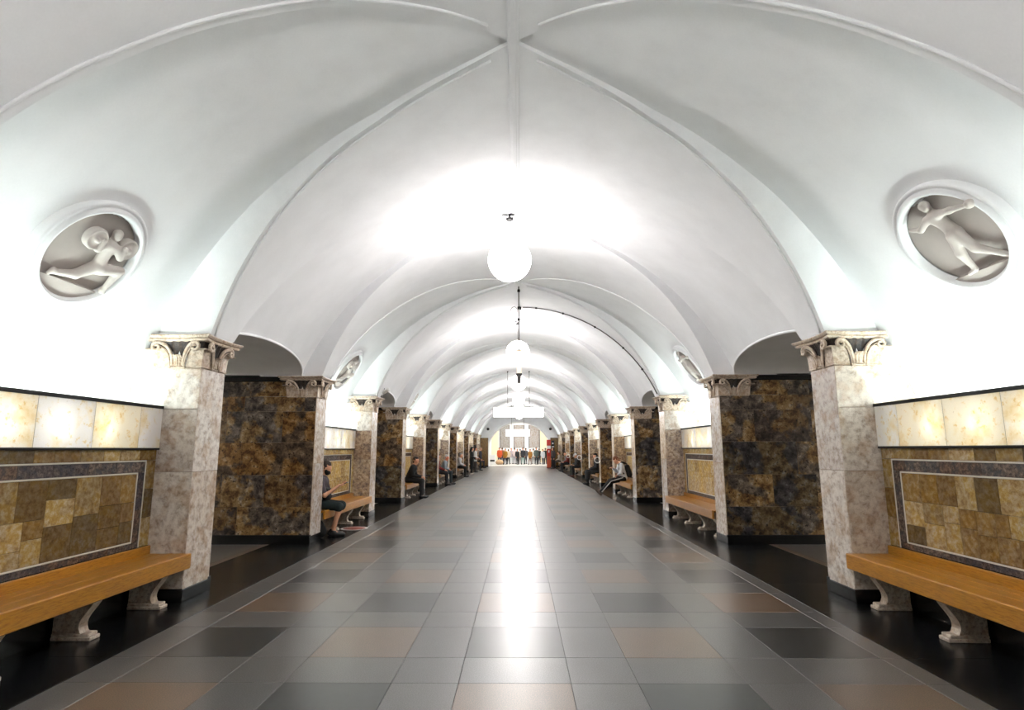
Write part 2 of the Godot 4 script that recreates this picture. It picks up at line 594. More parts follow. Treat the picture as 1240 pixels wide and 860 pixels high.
# radially outwards from the web to a wider circle
func outward(x: float, R: float, C: float) -> Vector2:
	var y := CW + sqrt(RW * RW - x * x)
	# level at the springing, radial at the crown
	var dir := Vector2(x, y - CW).normalized().lerp(Vector2(1, 0.06), smoothstep(1.8, 3.49, x)).normalized()
	var o := Vector2(x, y - C)
	var b := o.dot(dir)
	var t := -b + sqrt(maxf(0.0, b * b - o.length_squared() + R * R))
	return Vector2(x, y) + dir * maxf(t, 0.0)

func arch_y(dz: float) -> float:
	return 2.89 + 0.33 * sqrt(maxf(0.0, 1.0 - pow(dz / 1.625, 2.0)))

func build_vault() -> void:
	var ce := structure("ceiling", "white plaster cross vault with raised ribs", "ceiling")
	var n := 40
	var xs: Array[float] = []
	for i in n + 1:
		xs.append(RW * sin(asin(3.49 / RW) * i / n))
	for k in range(-1, LAST + 1):
		var zn := D0 + LP * 0.5 + PER * k
		for s in [-1.0, 1.0]:
			# webs on either side of the niche
			for e in [-1.0, 1.0]:
				if k == LAST and e > 0:
					continue
				var t := PackedVector3Array()
				var m := 10
				for i in n:
					for j in m:
						var q: Array[Vector3] = []
						for c in [[0, 0], [1, 0], [1, 1], [0, 1]]:
							var x: float = xs[i + c[0]]
							var f: float = float(j + c[1]) / m
							var d := lerpf(s_of(x), PER * 0.5 - s_of(x) * 1.625 / 1.695, f)
							q.append(Vector3(s * x, CW + sqrt(RW * RW - x * x), -(zn + e * d)))
						if s * e > 0:
							quad(t, q[0], q[1], q[2], q[3])
						else:
							quad(t, q[3], q[2], q[1], q[0])
				part(ce, "vault_web", commit(t), M.plaster)
				# moulding along the niche edge of the web
				var pts2 := []
				for i in range(2, n + 1):
					var x := xs[i]
					pts2.append(Vector3(s * x * 0.998, CW + sqrt(RW * RW - x * x) * 0.998, -(zn + e * (s_of(x) + 0.085))))
				part(ce, "rib_moulding", tube(pts2, 0.014, 6), M.plaster)
			# niche vault with its reveals
			var tn := PackedVector3Array()
			var tr := PackedVector3Array()
			for e in [-1.0, 1.0]:
				for i in n:
					var a := xs[i]
					var b := xs[i + 1]
					var pa := outward(a, RN, CN)
					var pb := outward(b, RN, CN)
					var za: float = -(zn + e * s_of(a))
					var zb: float = -(zn + e * s_of(b))
					var wa := Vector3(s * a, CW + sqrt(RW * RW - a * a), za)
					var wb := Vector3(s * b, CW + sqrt(RW * RW - b * b), zb)
					var la := Vector3(s * pa.x, pa.y, za)
					var lb := Vector3(s * pb.x, pb.y, zb)
					if s * e > 0:
						quad(tr, wa, la, lb, wb)
					else:
						quad(tr, wb, lb, la, wa)
					strip(tn, pa, pb, za, zb, 1.62, 1.62, RN, CN, s, e)
			part(ce, "niche_vault", commit(tn), M.plaster)
			part(ce, "rib_reveal", commit(tr), M.plaster)
			# passage vault, its reveals and the arch over the passage
			if k == LAST:
				continue
			var zp := zn + PER * 0.5
			var tp := PackedVector3Array()
			var tq := PackedVector3Array()
			var ts := PackedVector3Array()
			var lip := []
			for e in [-1.0, 1.0]:
				for i in n:
					var a := xs[i]
					var b := xs[i + 1]
					var da := s_of(a) * 1.625 / 1.695
					var db := s_of(b) * 1.625 / 1.695
					var pa := outward(a, RP, CP)
					var pb := outward(b, RP, CP)
					var za: float = -(zp + e * da)
					var zb: float = -(zp + e * db)
					var wa := Vector3(s * a, CW + sqrt(RW * RW - a * a), za)
					var wb := Vector3(s * b, CW + sqrt(RW * RW - b * b), zb)
					var la := Vector3(s * pa.x, pa.y, za)
					var lb := Vector3(s * pb.x, pb.y, zb)
					if s * e > 0:
						quad(tq, wa, la, lb, wb)
					else:
						quad(tq, wb, lb, la, wa)
					var ya := minf(arch_y(da), pa.y)
					var yb := minf(arch_y(db), pb.y)
					strip(tp, pa, pb, za, zb, ya, yb, RP, CP, s, e)
					var ea := Vector3(s * sqrt(RP * RP - (ya - CP) * (ya - CP)), ya, za)
					var eb := Vector3(s * sqrt(RP * RP - (yb - CP) * (yb - CP)), yb, zb)
					var fa := Vector3(s * 7.2, ya, za)
					var fb := Vector3(s * 7.2, yb, zb)
					if s * e > 0:
						quad(ts, ea, fa, fb, eb)
					else:
						quad(ts, eb, fb, fa, ea)
				var side := []
				for i in n + 1:
					var d := s_of(xs[i]) * 1.625 / 1.695
					var y := arch_y(d)
					side.append(Vector3(s * (sqrt(RP * RP - (y - CP) * (y - CP)) - 0.004), y, -(zp + e * d)))
				if e < 0:
					side.reverse()
					lip = side
				else:
					side.remove_at(0)
					lip.append_array(side)
			part(ce, "passage_vault", commit(tp), M.plaster)
			part(ce, "rib_reveal", commit(tq), M.plaster)
			part(ce, "passage_soffit", commit(ts), M.plaster)
			part(ce, "arch_moulding", tube(lip, 0.022, 6), M.plaster)
	# ridge rib along the crown
	var prof := [Vector2(-0.055, 0.0), Vector2(-0.05, -0.022), Vector2(-0.02, -0.024), Vector2(-0.018, -0.05), Vector2(0.018, -0.05), Vector2(0.02, -0.024), Vector2(0.05, -0.022), Vector2(0.055, 0.0)]
	var t := PackedVector3Array()
	for i in prof.size() - 1:
		var p: Vector2 = prof[i]
		var q: Vector2 = prof[i + 1]
		var y := CW + RW + 0.004
		quad(t, Vector3(p.x, y + p.y, 5.0), Vector3(p.x, y + p.y, -53.28), Vector3(q.x, y + q.y, -53.28), Vector3(q.x, y + q.y, 5.0))
	part(ce, "ridge_rib", commit(t, false), M.plaster)

# strip of a wider barrel between two planes across the hall, from the rib down to the heights ya, yb
func strip(t: PackedVector3Array, pa: Vector2, pb: Vector2, za: float, zb: float, ya: float, yb: float, R: float, C: float, s: float, e: float) -> void:
	var m := 12
	for j in m:
		var q: Array[Vector3] = []
		for c in [[0, 0], [1, 0], [1, 1], [0, 1]]:
			var p: Vector2 = pa if c[0] == 0 else pb
			var yl: float = ya if c[0] == 0 else yb
			var z: float = za if c[0] == 0 else zb
			var t0 := atan2(p.x, p.y - C)
			var t1 := acos(clampf((yl - C) / R, -1.0, 1.0))
			var th := lerpf(t0, maxf(t0, t1), float(j + c[1]) / m)
			q.append(Vector3(s * R * sin(th), C + R * cos(th), z) if j + c[1] > 0 else Vector3(s * p.x, p.y, z))
		if s * e > 0:
			quad(t, q[0], q[3], q[2], q[1])
		else:
			quad(t, q[1], q[2], q[3], q[0])

# ---------------------------------------------------------------- what closes the place: platforms and the end walls
func build_shell() -> void:
	for s in [-1.0, 1.0]:
		var w := structure("wall_left" if s < 0 else "wall_right", "tiled outer wall of the platform behind the pylons", "wall")
		boxpart(w, "wall_face", Vector3(s * 9.0, 0, 5.4), Vector3(s * 9.2, 4.7, -67.0), M.white_plastic, 0.0)
		boxpart(w, "platform_ceiling", Vector3(s * 7.2, 4.2, 5.4), Vector3(s * 9.2, 4.4, -53.3), M.plaster, 0.0)
		boxpart(w, "upper_wall", Vector3(s * 7.2, 2.9, 5.4), Vector3(s * 7.3, 4.3, -53.3), M.plaster, 0.0)
	var b := structure("wall_back", "plain end wall closing the hall behind the camera", "wall")
	boxpart(b, "wall_face", Vector3(-9.2, 0, 5.3), Vector3(9.2, 5.8, 5.5), M.core, 0.0)

# ---------------------------------------------------------------- pylons
const SIDE_NAME := {-1: "left", 1: "right"}
const ORDER := ["nearest", "second", "third", "fourth", "fifth", "sixth", "farthest"]

func which(k: int) -> String:
	return "unseen" if k < 0 else ORDER[k]

func build_pylon(k: int, s: int) -> void:
	var d0 := D0 + PER * k
	var d1 := d0 + LP
	var label := "marble pylon behind the camera position" if k < 0 else "%s marble-clad pylon on the %s, with a bench niche between two pilasters" % [which(k), SIDE_NAME[s]]
	if k < 0:
		label = "marble pylon just behind the %s end of the view" % SIDE_NAME[s]
	var p := thing("pylon", label, "pylon", Vector3(0, 0, 0), 0.0, "marble pylons along the hall")
	var f := float(s)
	# core and trough behind the light strip
	boxpart(p, "core", Vector3(f * (NX + 0.03), 0, -d0 - 0.03), Vector3(f * 7.17, 1.60, -d1 + 0.03), M.core, 0.0)
	boxpart(p, "core", Vector3(f * 4.56, 1.6, -d0 - 0.03), Vector3(f * 7.17, 2.88, -d1 + 0.03), M.core, 0.0)
	var fine := k <= 1
	# pilasters
	for e in 2:
		var a := d0 if e == 0 else d1 - PW
		var b := a + PW
		var pil := empty(p, "pilaster")
		var outer: Array = M.light if (k + e + (0 if s < 0 else 1)) % 2 == 0 else M.tan
		if k == 0:
			outer = M.light
		var ys := [0.13, 1.36, 2.05, HCB] if e == 1 else [0.13, 0.92, 1.58, HCB]
		for i in ys.size() - 1:
			boxpart(pil, "slab", Vector3(f * W1, ys[i] + 0.0015, -a), Vector3(f * 4.62, ys[i + 1] - 0.0015, -b), pick(M.light if i == ys.size() - 2 or k == 0 else M.tan), 0.003)
		boxpart(pil, "plinth", Vector3(f * (W1 - 0.012), 0, -a + 0.012), Vector3(f * 4.0, 0.13, -b - 0.012), pick(M.black), 0.006)
		# facing slab on the front gives the hall face a stone of its own
		boxpart(pil, "facing", Vector3(f * (W1 - 0.004), 0.131, -a - 0.004), Vector3(f * (W1 + 0.02), 1.358, -b + 0.004), pick(M.light), 0.002)
		boxpart(pil, "facing", Vector3(f * (W1 - 0.004), 1.362, -a - 0.004), Vector3(f * (W1 + 0.02), HCB - 0.002, -b + 0.004), pick(M.light), 0.002)
		boxpart(pil, "impost", Vector3(f * 3.5, HCT - 0.03, -a), Vector3(f * 4.62, 2.945, -b), M.plaster, 0.0)
		boxpart(pil, "impost_core", Vector3(f * (W1 + 0.06), HCB, -a - 0.002), Vector3(f * 4.62, HCT - 0.03, -b + 0.002), M.plaster, 0.0)
		build_capital(p, Vector3(f * W1, HCB, -(a + b) * 0.5), f)
	# walls to the passages: courses of dark slabs, a plinth and a cornice
	for e in 2:
		var zf := -d0 if e == 0 else -d1
		var out := 1.0 if e == 0 else -1.0
		if e == 0 and k >= 0 and fine:
			var ys := [0.15, 0.62, 1.16, 1.72, 2.27, HCB + 0.02, 2.80]
			for i in ys.size() - 1:
				var xs := [W1 + PW, 4.85 if i % 2 == 0 else 5.15, 6.1 if i % 2 == 0 else 6.35, 7.2]
				if i < 5:
					xs[0] = W1 + 0.006
				if i == 3 or i == 1:
					xs.insert(1, 4.15 if i == 3 else 4.4)
				for j in xs.size() - 1:
					boxpart(p, "slab", Vector3(f * (xs[j] + 0.001), ys[i] + 0.001, zf + 0.012 * out - 0.0), Vector3(f * (xs[j + 1] - 0.001), ys[i + 1] - 0.001, zf - 0.03 * out), pick(M.dark), 0.002)
		else:
			for i in 3:
				var y0: float = [0.15, 1.1, 1.95][i]
				var y1: float = [1.1, 1.95, 2.80][i]
				boxpart(p, "slab", Vector3(f * (W1 + 0.006 if i < 2 else W1 + 0.006), y0, zf + 0.012 * out), Vector3(f * 7.2, minf(y1, HCB) if i == 2 else y1, zf - 0.03 * out), pick(M.dark), 0.002)
			boxpart(p, "slab", Vector3(f * (W1 + PW), HCB, zf + 0.012 * out), Vector3(f * 7.2, 2.80, zf - 0.03 * out), pick(M.dark), 0.002)
		boxpart(p, "plinth", Vector3(f * (W1 - 0.012), 0, zf + 0.03 * out), Vector3(f * 7.2, 0.155, zf - 0.03 * out), pick(M.black), 0.006)
		boxpart(p, "cornice", Vector3(f * (W1 + PW), 2.80, zf + 0.035 * out), Vector3(f * 7.2, 2.89, zf - 0.03 * out), M.black[0], 0.008)
	# the niche wall between the pilasters
	var n0 := d0 + PW
	var n1 := d1 - PW
	boxpart(p, "niche_base", Vector3(f * (NX - 0.005), 0.0, -n0), Vector3(f * (NX + 0.03), 0.585, -n1), M.black[0], 0.0)
	build_niche(p, k, s, n0, n1)

func slab(parent: Node3D, f: float, x: float, z0: float, z1: float, y0: float, y1: float, m: Material, deep := 0.03) -> void:
	boxpart(parent, "tile", Vector3(f * x, y0 + 0.0015, -z0 - 0.0015), Vector3(f * (x + deep), y1 - 0.0015, -z1 + 0.0015), m, 0.0025)

func build_niche(p: Node3D, k: int, s: int, n0: float, n1: float) -> void:
	if k < 0:
		return
	var f := float(s)
	var y0 := 0.585
	var y1 := 1.60
	var panel := empty(p, "niche_panel")
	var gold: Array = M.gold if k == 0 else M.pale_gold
	# outer border of small tiles
	var step := 0.27 if k == 0 else (0.45 if k == 1 else 3.4)
	var z := n0
	while z < n1 - 0.02:
		var e := minf(z + step * rng.randf_range(0.75, 1.2), n1)
		if n1 - e < 0.1:
			e = n1
		slab(panel, f, NX, z, e, y1 - 0.11, y1, pick(gold))
		z = e
	var vstep := 0.3 if k == 0 else 0.9
	for side in 2:
		var a := n0 if side == 0 else n1 - 0.16
		var y := y0
		while y < y1 - 0.12:
			var e := minf(y + vstep, y1 - 0.11)
			if y1 - 0.11 - e < 0.08:
				e = y1 - 0.11
			slab(panel, f, NX, a, a + 0.16, y, e, pick(gold))
			y = e
	var i0 := n0 + 0.16
	var i1 := n1 - 0.16
	var t := y1 - 0.11
	# light fillet, dark band, light fillet
	var w := 0.014
	boxpart(panel, "fillet", Vector3(f * (NX - 0.004), t - w, -i0), Vector3(f * (NX + 0.03), t, -i1), M.line, 0.003)
	for a in [i0, i1 - w]:
		boxpart(panel, "fillet", Vector3(f * (NX - 0.004), y0, -a), Vector3(f * (NX + 0.03), t - w, -(a + w)), M.line, 0.003)
	var bt := t - w
	var bs := 0.5 if k < 2 else 1.6
	z = i0 + w
	while z < i1 - w - 0.01:
		var e := minf(z + bs * rng.randf_range(0.7, 1.2), i1 - w)
		if i1 - w - e < 0.15:
			e = i1 - w
		slab(panel, f, NX, z, e, bt - 0.112, bt, pick(M.band))
		slab(panel, f, NX, z, e, y0, y0 + 0.06, pick(M.band))
		z = e
	for a in [i0 + w, i1 - w - 0.11]:
		slab(panel, f, NX, a, a + 0.11, y0 + 0.06, (y0 + bt - 0.112) * 0.5, pick(M.band))
		slab(panel, f, NX, a, a + 0.11, (y0 + bt - 0.112) * 0.5, bt - 0.112, pick(M.band))
	var j0 := i0 + w + 0.11
	var j1 := i1 - w - 0.11
	var jt := bt - 0.112
	var jb := y0 + 0.06
	for y in [jt - w, jb]:
		boxpart(panel, "fillet", Vector3(f * (NX - 0.004), y, -j0), Vector3(f * (NX + 0.03), y + w, -j1), M.line, 0.003)
	for a in [j0, j1 - w]:
		boxpart(panel, "fillet", Vector3(f * (NX - 0.004), jb + w, -a), Vector3(f * (NX + 0.03), jt - w, -(a + w)), M.line, 0.003)
	# irregular yellow ashlar
	cut(panel, f, j0 + w, j1 - w, jb + w, jt - w, 0.36 if k == 0 else (0.5 if k == 1 else 1.4), gold)

func cut(panel: Node3D, f: float, z0: float, z1: float, y0: float, y1: float, most: float, set_of: Array) -> void:
	var w := z1 - z0
	var h := y1 - y0
	if (w > most or h > most) and (w > 0.24 or h > 0.24):
		var r := rng.randf_range(0.36, 0.64)
		if w * rng.randf_range(0.8, 1.25) > h:
			cut(panel, f, z0, z0 + w * r, y0, y1, most, set_of)
			cut(panel, f, z0 + w * r, z1, y0, y1, most, set_of)
		else:
			cut(panel, f, z0, z1, y0, y0 + h * r, most, set_of)
			cut(panel, f, z0, z1, y0 + h * r, y1, most, set_of)
		return
	slab(panel, f, NX, z0, z1, y0, y1, pick(set_of))

# capital of a pilaster; at = foot of its hall face, its middle
func build_capital(p: Node3D, at: Vector3, f: float) -> void:
	if not cache.has("cap_abacus"):
		make_capital_meshes()
	var c := empty(p, "capital", at)
	var b := Basis(Vector3.UP, 0.0 if f < 0 else PI)
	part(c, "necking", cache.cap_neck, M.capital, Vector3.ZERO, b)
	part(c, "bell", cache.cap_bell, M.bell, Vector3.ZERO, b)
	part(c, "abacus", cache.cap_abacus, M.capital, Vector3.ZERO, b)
	# hall face, then the two sides
	for i in 3:
		var turn: float = [0.0, PI / 2, -PI / 2][i]
		var bb := b * Basis(Vector3.UP, turn)
		var o := b * Vector3(-PW / 2, 0, 0)
		part(c, "volute", cache.cap_volute, M.capital, o, bb)
		part(c, "volute", cache.cap_volute_mirrored, M.capital, o, bb)
		part(c, "leaf", cache.cap_small_leaf, M.capital, o, bb)
	for i in 2:
		var sg := 1.0 if i == 0 else -1.0
		var o := b * Vector3(-PW / 2, 0, 0)
		part(c, "corner_leaf", cache.cap_leaf, M.capital, o, b * Basis(Vector3.UP, [0.0, -PI / 2][i]))
		part(c, "wall_leaf", cache.cap_leaf, M.capital, o, b * Basis(Vector3.UP, [PI / 2, -PI][i]))

# capital meshes for a pilaster whose hall face looks towards +x; local origin of leaves and volutes is the pilaster's axis
func make_capital_meshes() -> void:
	var h := HCT - HCB
	var t := PackedVector3Array()
	var q := PW / 2
	box_tris(t, Vector3(-PW, 0.0, -q - 0.018), Vector3(0.018, 0.022, q + 0.018), 0.008)
	cache.cap_neck = commit(t, false)
	# bell: square, hollowed sides with reeds, flaring to the abacus
	t = PackedVector3Array()
	var rows := 8
	var seg := 14
	for face in 3:
		var bb := Basis(Vector3.UP, [0.0, PI / 2, -PI / 2][face])
		for j in rows:
			for i in seg:
				var v: Array[Vector3] = []
				for c in [[0, 0], [1, 0], [1, 1], [0, 1]]:
					var g := float(j + c[1]) / rows
					var u := float(i + c[0]) / seg * 2.0 - 1.0
					var half := q - 0.006 + 0.05 * pow(g, 3.0)
					var reed := (0.010 if (i + c[0]) % 2 == 0 else -0.008) * (1.0 if absf(u) < 0.75 else 0.0)
					v.append(bb * Vector3(half + reed, 0.02 + g * (h - 0.09), -u * half) + Vector3(-q, 0, 0))
				quad(t, v[0], v[1], v[2], v[3])
	cache.cap_bell = commit(t, false)
	# abacus: two mouldings with hollowed sides and projecting corners
	t = PackedVector3Array()
	var prof := [[0.085, h - 0.075], [0.105, h - 0.068], [0.112, h - 0.05], [0.10, h - 0.04], [0.125, h - 0.032], [0.14, h - 0.012], [0.138, h]]
	for face in 3:
		var bb := Basis(Vector3.UP, [0.0, PI / 2, -PI / 2][face])
		for j in prof.size() - 1:
			for i in 10:
				var v: Array[Vector3] = []
				for c in [[0, 0], [1, 0], [1, 1], [0, 1]]:
					var pr: Array = prof[j + c[1]]
					var u := float(i + c[0]) / 10 * 2.0 - 1.0
					var half: float = q + pr[0]
					var hollow := 0.05 * (1.0 - u * u)
					v.append(bb * Vector3(half - hollow, pr[1], -u * half) + Vector3(-q, 0, 0))
				quad(t, v[0], v[1], v[2], v[3])
	box_tris(t, Vector3(-PW, h - 0.07, -q - 0.04), Vector3(0.04, h, q + 0.04))
	var half2 := q + 0.138
	for i in 10:
		for face in 3:
			var bb := Basis(Vector3.UP, [0.0, PI / 2, -PI / 2][face])
			var u0 := i / 10.0 * 2 - 1
			var u1 := (i + 1) / 10.0 * 2 - 1
			quad(t, bb * Vector3(half2 - 0.05 * (1 - u0 * u0), h, -u0 * half2) + Vector3(-q, 0, 0), bb * Vector3(half2 - 0.05 * (1 - u1 * u1), h, -u1 * half2) + Vector3(-q, 0, 0), bb * Vector3(q, h, -u1 * q) + Vector3(-q, 0, 0), bb * Vector3(q, h, -u0 * q) + Vector3(-q, 0, 0))
			quad(t, bb * Vector3(q, h - 0.075, -u0 * q) + Vector3(-q, 0, 0), bb * Vector3(q, h - 0.075, -u1 * q) + Vector3(-q, 0, 0), bb * Vector3(half2 - 0.055 - 0.05 * (1 - u1 * u1), h - 0.075, -u1 * (half2 - 0.05)) + Vector3(-q, 0, 0), bb * Vector3(half2 - 0.055 - 0.05 * (1 - u0 * u0), h - 0.075, -u0 * (half2 - 0.05)) + Vector3(-q, 0, 0))
	cache.cap_abacus = commit(t, false)
	# stem rising beside the middle leaf, arching over the corner leaf and scrolling in under the corner
	for mir in 2:
		var sg := 1.0 if mir == 0 else -1.0
		t = PackedVector3Array()
		var pts := []
		var rad := []
		for i in 13:
			var g := i / 12.0
			pts.append(Vector3(q + 0.018 + 0.062 * g * g, 0.025 + 0.262 * sin(g * PI * 0.5), sg * (0.062 + 0.155 * pow(1.0 - cos(g * PI * 0.5), 1.15))))
			rad.append(0.012 + 0.011 * sqrt(g))
		var last: Vector3 = pts[pts.size() - 1]
		for i in range(1, 19):
			var a := i / 18.0 * TAU * 1.2
			var r := 0.052 * (1.0 - i / 18.0 * 0.8)
			pts.append(last + Vector3(0.012 * i / 18.0, -0.052 + r * cos(a), sg * r * sin(a)))
			rad.append(0.023 - 0.012 * i / 18.0)
		tube_tris(t, pts, rad, 8)
		# thinner fillet along the inside of the stem
		var pts2 := []
		for i in 13:
			pts2.append(pts[i] + Vector3(0.006, -0.034, sg * 0.020))
		tube_tris(t, pts2, [0.009], 6)
		cache["cap_volute" if mir == 0 else "cap_volute_mirrored"] = commit(t)
	# smooth leaf folded round the corner, its tip curling out
	t = PackedVector3Array()
	var gr := 12
	var gp := 10
	var front: Array = []
	var rear: Array = []
	for jj in gr + 1:
		var g := float(jj) / gr
		var a := maxf(0.0, g - 0.62) / 0.38
		var y := 0.02 + 0.20 * (minf(g, 0.62) / 0.62 * 0.78 + 0.22 * sin(a * PI * 0.75))
		var o := 0.012 + 0.026 * g * g + 0.05 * pow(a, 1.5)
		var w := 0.175 * (1.0 - 0.22 * g) * (sqrt(maxf(0.02, 1.0 - pow(a, 2.2) * 0.75)))
		w *= 1.0 + 0.035 * sin(g * 30.0)
		var row := []
		var rowb := []
		for ii in gp + 1:
			var u := (float(ii) / gp * 2.0 - 1.0)
			var pp := u * w
			var rib := 0.007 * maxf(0.0, 1.0 - absf(absf(u) - 0.55) * 6.0)
			var base := Vector3(q - maxf(0.0, -pp), y, -q + maxf(0.0, pp)) if true else Vector3.ZERO
			var nn := Vector3(1, 0, -1).lerp(Vector3(1, 0, 0) if pp > 0 else Vector3(0, 0, -1), minf(1.0, absf(u) * 1.6))
			row.append(base + nn * (o + rib))
			rowb.append(base + nn * (o - 0.02) + Vector3(0, -0.006, 0))
		front.append(row)
		rear.append(rowb)
	for jj in gr:
		for ii in gp:
			quad(t, front[jj][ii + 1], front[jj][ii], front[jj + 1][ii], front[jj + 1][ii + 1])
			quad(t, rear[jj][ii], rear[jj][ii + 1], rear[jj + 1][ii + 1], rear[jj + 1][ii])
		quad(t, front[jj][0], rear[jj][0], rear[jj + 1][0], front[jj + 1][0])
		quad(t, rear[jj][gp], front[jj][gp], front[jj + 1][gp], rear[jj + 1][gp])
	for ii in gp:
		quad(t, front[gr][ii], rear[gr][ii], rear[gr][ii + 1], front[gr][ii + 1])
	cache.cap_leaf = commit(t, false)
	cache.cap_small_leaf = leaf_mesh(q + 0.005, 0.115, 0.125, 0.03, false)

# a leaf standing at distance r from the axis towards +x, with a rib, lobed edge and a tip that curls out
func leaf_mesh(r: float, w: float, h: float, curl: float, wide: bool) -> ArrayMesh:
	var t := PackedVector3Array()
	var rows := 12
	var half := 4
	var pts: Array = []
	var back: Array = []
	for j in rows + 1:
		var g := float(j) / rows
		var a := maxf(0.0, g - 0.6) / 0.4
		var x := r + 0.012 + 0.03 * g * g + curl * sin(a * PI * 0.62)
		var y := 0.025 + h * (minf(g, 0.6) / 0.6 * 0.72 + 0.28 * sin(a * PI * 0.8))
		var ww := w * 0.5 * (sqrt(maxf(0.0, 1.0 - pow(maxf(0.0, g - 0.35) / 0.66, 2.0))) if g > 0.35 else lerpf(0.86, 1.0, g / 0.35))
		if not wide or true:
			ww *= 1.0 + 0.09 * sin(g * 26.0)
		var row := []
		var rowb := []
		for i in range(-half, half + 1):
			var u := float(i) / half
			var ridge := 0.012 * (1.0 - absf(u)) + 0.004 * (1 if i % 2 == 0 else -1)
			var bend := -0.35 * w * u * u * (1.0 if wide else 0.2)
			row.append(Vector3(x + ridge + bend, y, u * ww))
			rowb.append(Vector3(x + bend - 0.014, y - 0.004, u * ww))
		pts.append(row)
		back.append(rowb)
	for j in rows:
		for i in half * 2:
			quad(t, pts[j][i], pts[j + 1][i], pts[j + 1][i + 1], pts[j][i + 1])
			quad(t, back[j][i + 1], back[j + 1][i + 1], back[j + 1][i], back[j][i])
	for j in rows:
		quad(t, back[j][0], back[j + 1][0], pts[j + 1][0], pts[j][0])
		var e := half * 2
		quad(t, pts[j][e], pts[j + 1][e], back[j + 1][e], back[j][e])
	for i in half * 2:
		quad(t, pts[rows][i], back[rows][i], back[rows][i + 1], pts[rows][i + 1])
	return commit(t, false)

# ---------------------------------------------------------------- light strips above the niches
func build_cove_light(k: int, s: int) -> void:
	var f := float(s)
	var d0 := D0 + PER * k + PW
	var d1 := D0 + PER * k + LP - PW
	var c := thing("niche_light", "glowing onyx light strip over the %s bench niche on the %s" % [which(k) if k >= 0 else "empty", SIDE_NAME[s]], "light", Vector3(f * 3.96, 1.6, -(d0 + d1) * 0.5), 0.0, "onyx light strips above the niches")
	var half := (d1 - d0) * 0.5
	var lo := 0.022
	var hi := 0.452
	boxpart(c, "top_rail", Vector3(-f * 0.014, hi, -half), Vector3(f * 0.03, hi + 0.036, half), M.metal, 0.006)
	boxpart(c, "bottom_rail", Vector3(-f * 0.008, 0.0, -half), Vector3(f * 0.03, lo, half), M.metal, 0.005)
	boxpart(c, "trough", Vector3(f * 0.03, 0.0, -half), Vector3(f * 0.62, 0.012, half), M.white_plastic, 0.0)
	var widths := [0.37, 0.66, 0.66, 0.66, 0.66, 0.38]
	if k == 1:
		widths = [0.23, 0.23, 0.33, 0.33, 0.33, 0.49, 0.33, 0.33, 0.33, 0.23, 0.23]
	if k > 1:
		widths = [1.13, 1.13, 1.13]
	var z := -half
	for w in widths:
		var z1 := minf(z + w, half)
		# an onyx sheet: face, edges and a returned rim, open at the back to its lamps
		var t := PackedVector3Array()
		var a := z + 0.002
		var b := z1 - 0.002
		var x1 := f * 0.02
		var pts := [Vector3(0, lo, b), Vector3(0, lo, a), Vector3(0, hi, a), Vector3(0, hi, b)]
		if f < 0:
			quad(t, pts[0], pts[1], pts[2], pts[3])
		else:
			quad(t, pts[3], pts[2], pts[1], pts[0])
		for i in 4:
			var u: Vector3 = pts[i]
			var v: Vector3 = pts[(i + 1) % 4]
			quad(t, u, v, v + Vector3(x1, 0, 0), u + Vector3(x1, 0, 0))
		part(c, "onyx_panel", commit(t, false), pick(M.onyx))
		boxpart(c, "joint", Vector3(f * 0.0015, lo, z1 - 0.003), Vector3(f * 0.02, hi, z1 + 0.003), M.metal, 0.0)
		z = z1
	var spots := [-0.84, -0.28, 0.28, 0.84] if k < 2 else [-0.75, 0.0, 0.75]
	for q in spots:
		var bt := PackedVector3Array()
		lathe_tris(bt, [Vector2(0.0, -0.05), Vector2(0.02, -0.045), Vector2(0.022, -0.02), Vector2(0.045, 0.01), Vector2(0.05, 0.03), Vector2(0.04, 0.058), Vector2(0.02, 0.07), Vector2(0.0, 0.072)], 12)
		var at := Vector3(f * 0.14, 0.20, -q)
		part(c, "bulb", commit(bt), M.bulb, at)
		omni(c, at + Vector3(0, 0.02, 0), Color(0.94, 1.0, 0.99), BULB_E * 4.0 / spots.size(), 0.055)

# ---------------------------------------------------------------- benches
func build_bench(k: int, s: int) -> void:
	var f := float(s)
	var d0 := D0 + PER * k + PW
	var d1 := D0 + PER * k + LP - PW
	var half := (d1 - d0) * 0.5
	var b := thing("bench", "polished wooden bench on marble feet in the %s niche on the %s" % [which(k), SIDE_NAME[s]], "bench", Vector3(f * 3.73, 0, -(d0 + d1) * 0.5), 0.0, "wooden benches in the niches")
	# x from the wall (+f 0.25) to the front (-f 0.23)
	var seams := [-0.19, -0.045, 0.10, 0.215]
	for i in 3:
		boxpart(b, "seat_plank", Vector3(f * (seams[i] + 0.001), 0.462, -half + 0.004), Vector3(f * (seams[i + 1] - 0.001), 0.498, half - 0.004), pick(M.wood), 0.004)
	boxpart(b, "front_board", Vector3(-f * 0.232, 0.345, -half - 0.0), Vector3(-f * 0.192, 0.502, half + 0.0), pick(M.wood), 0.008)
	boxpart(b, "back_rail", Vector3(f * 0.216, 0.462, -half + 0.004), Vector3(f * 0.248, 0.585, half - 0.004), pick(M.wood), 0.008)
	if not cache.has("bench_foot"):
		make_bench_foot()
	for q in [-1.45, -0.483, 0.483, 1.45]:
		part(b, "foot", cache.bench_foot, M.leg, Vector3(0, 0, q), Basis(Vector3.UP, 0.0 if f < 0 else PI))

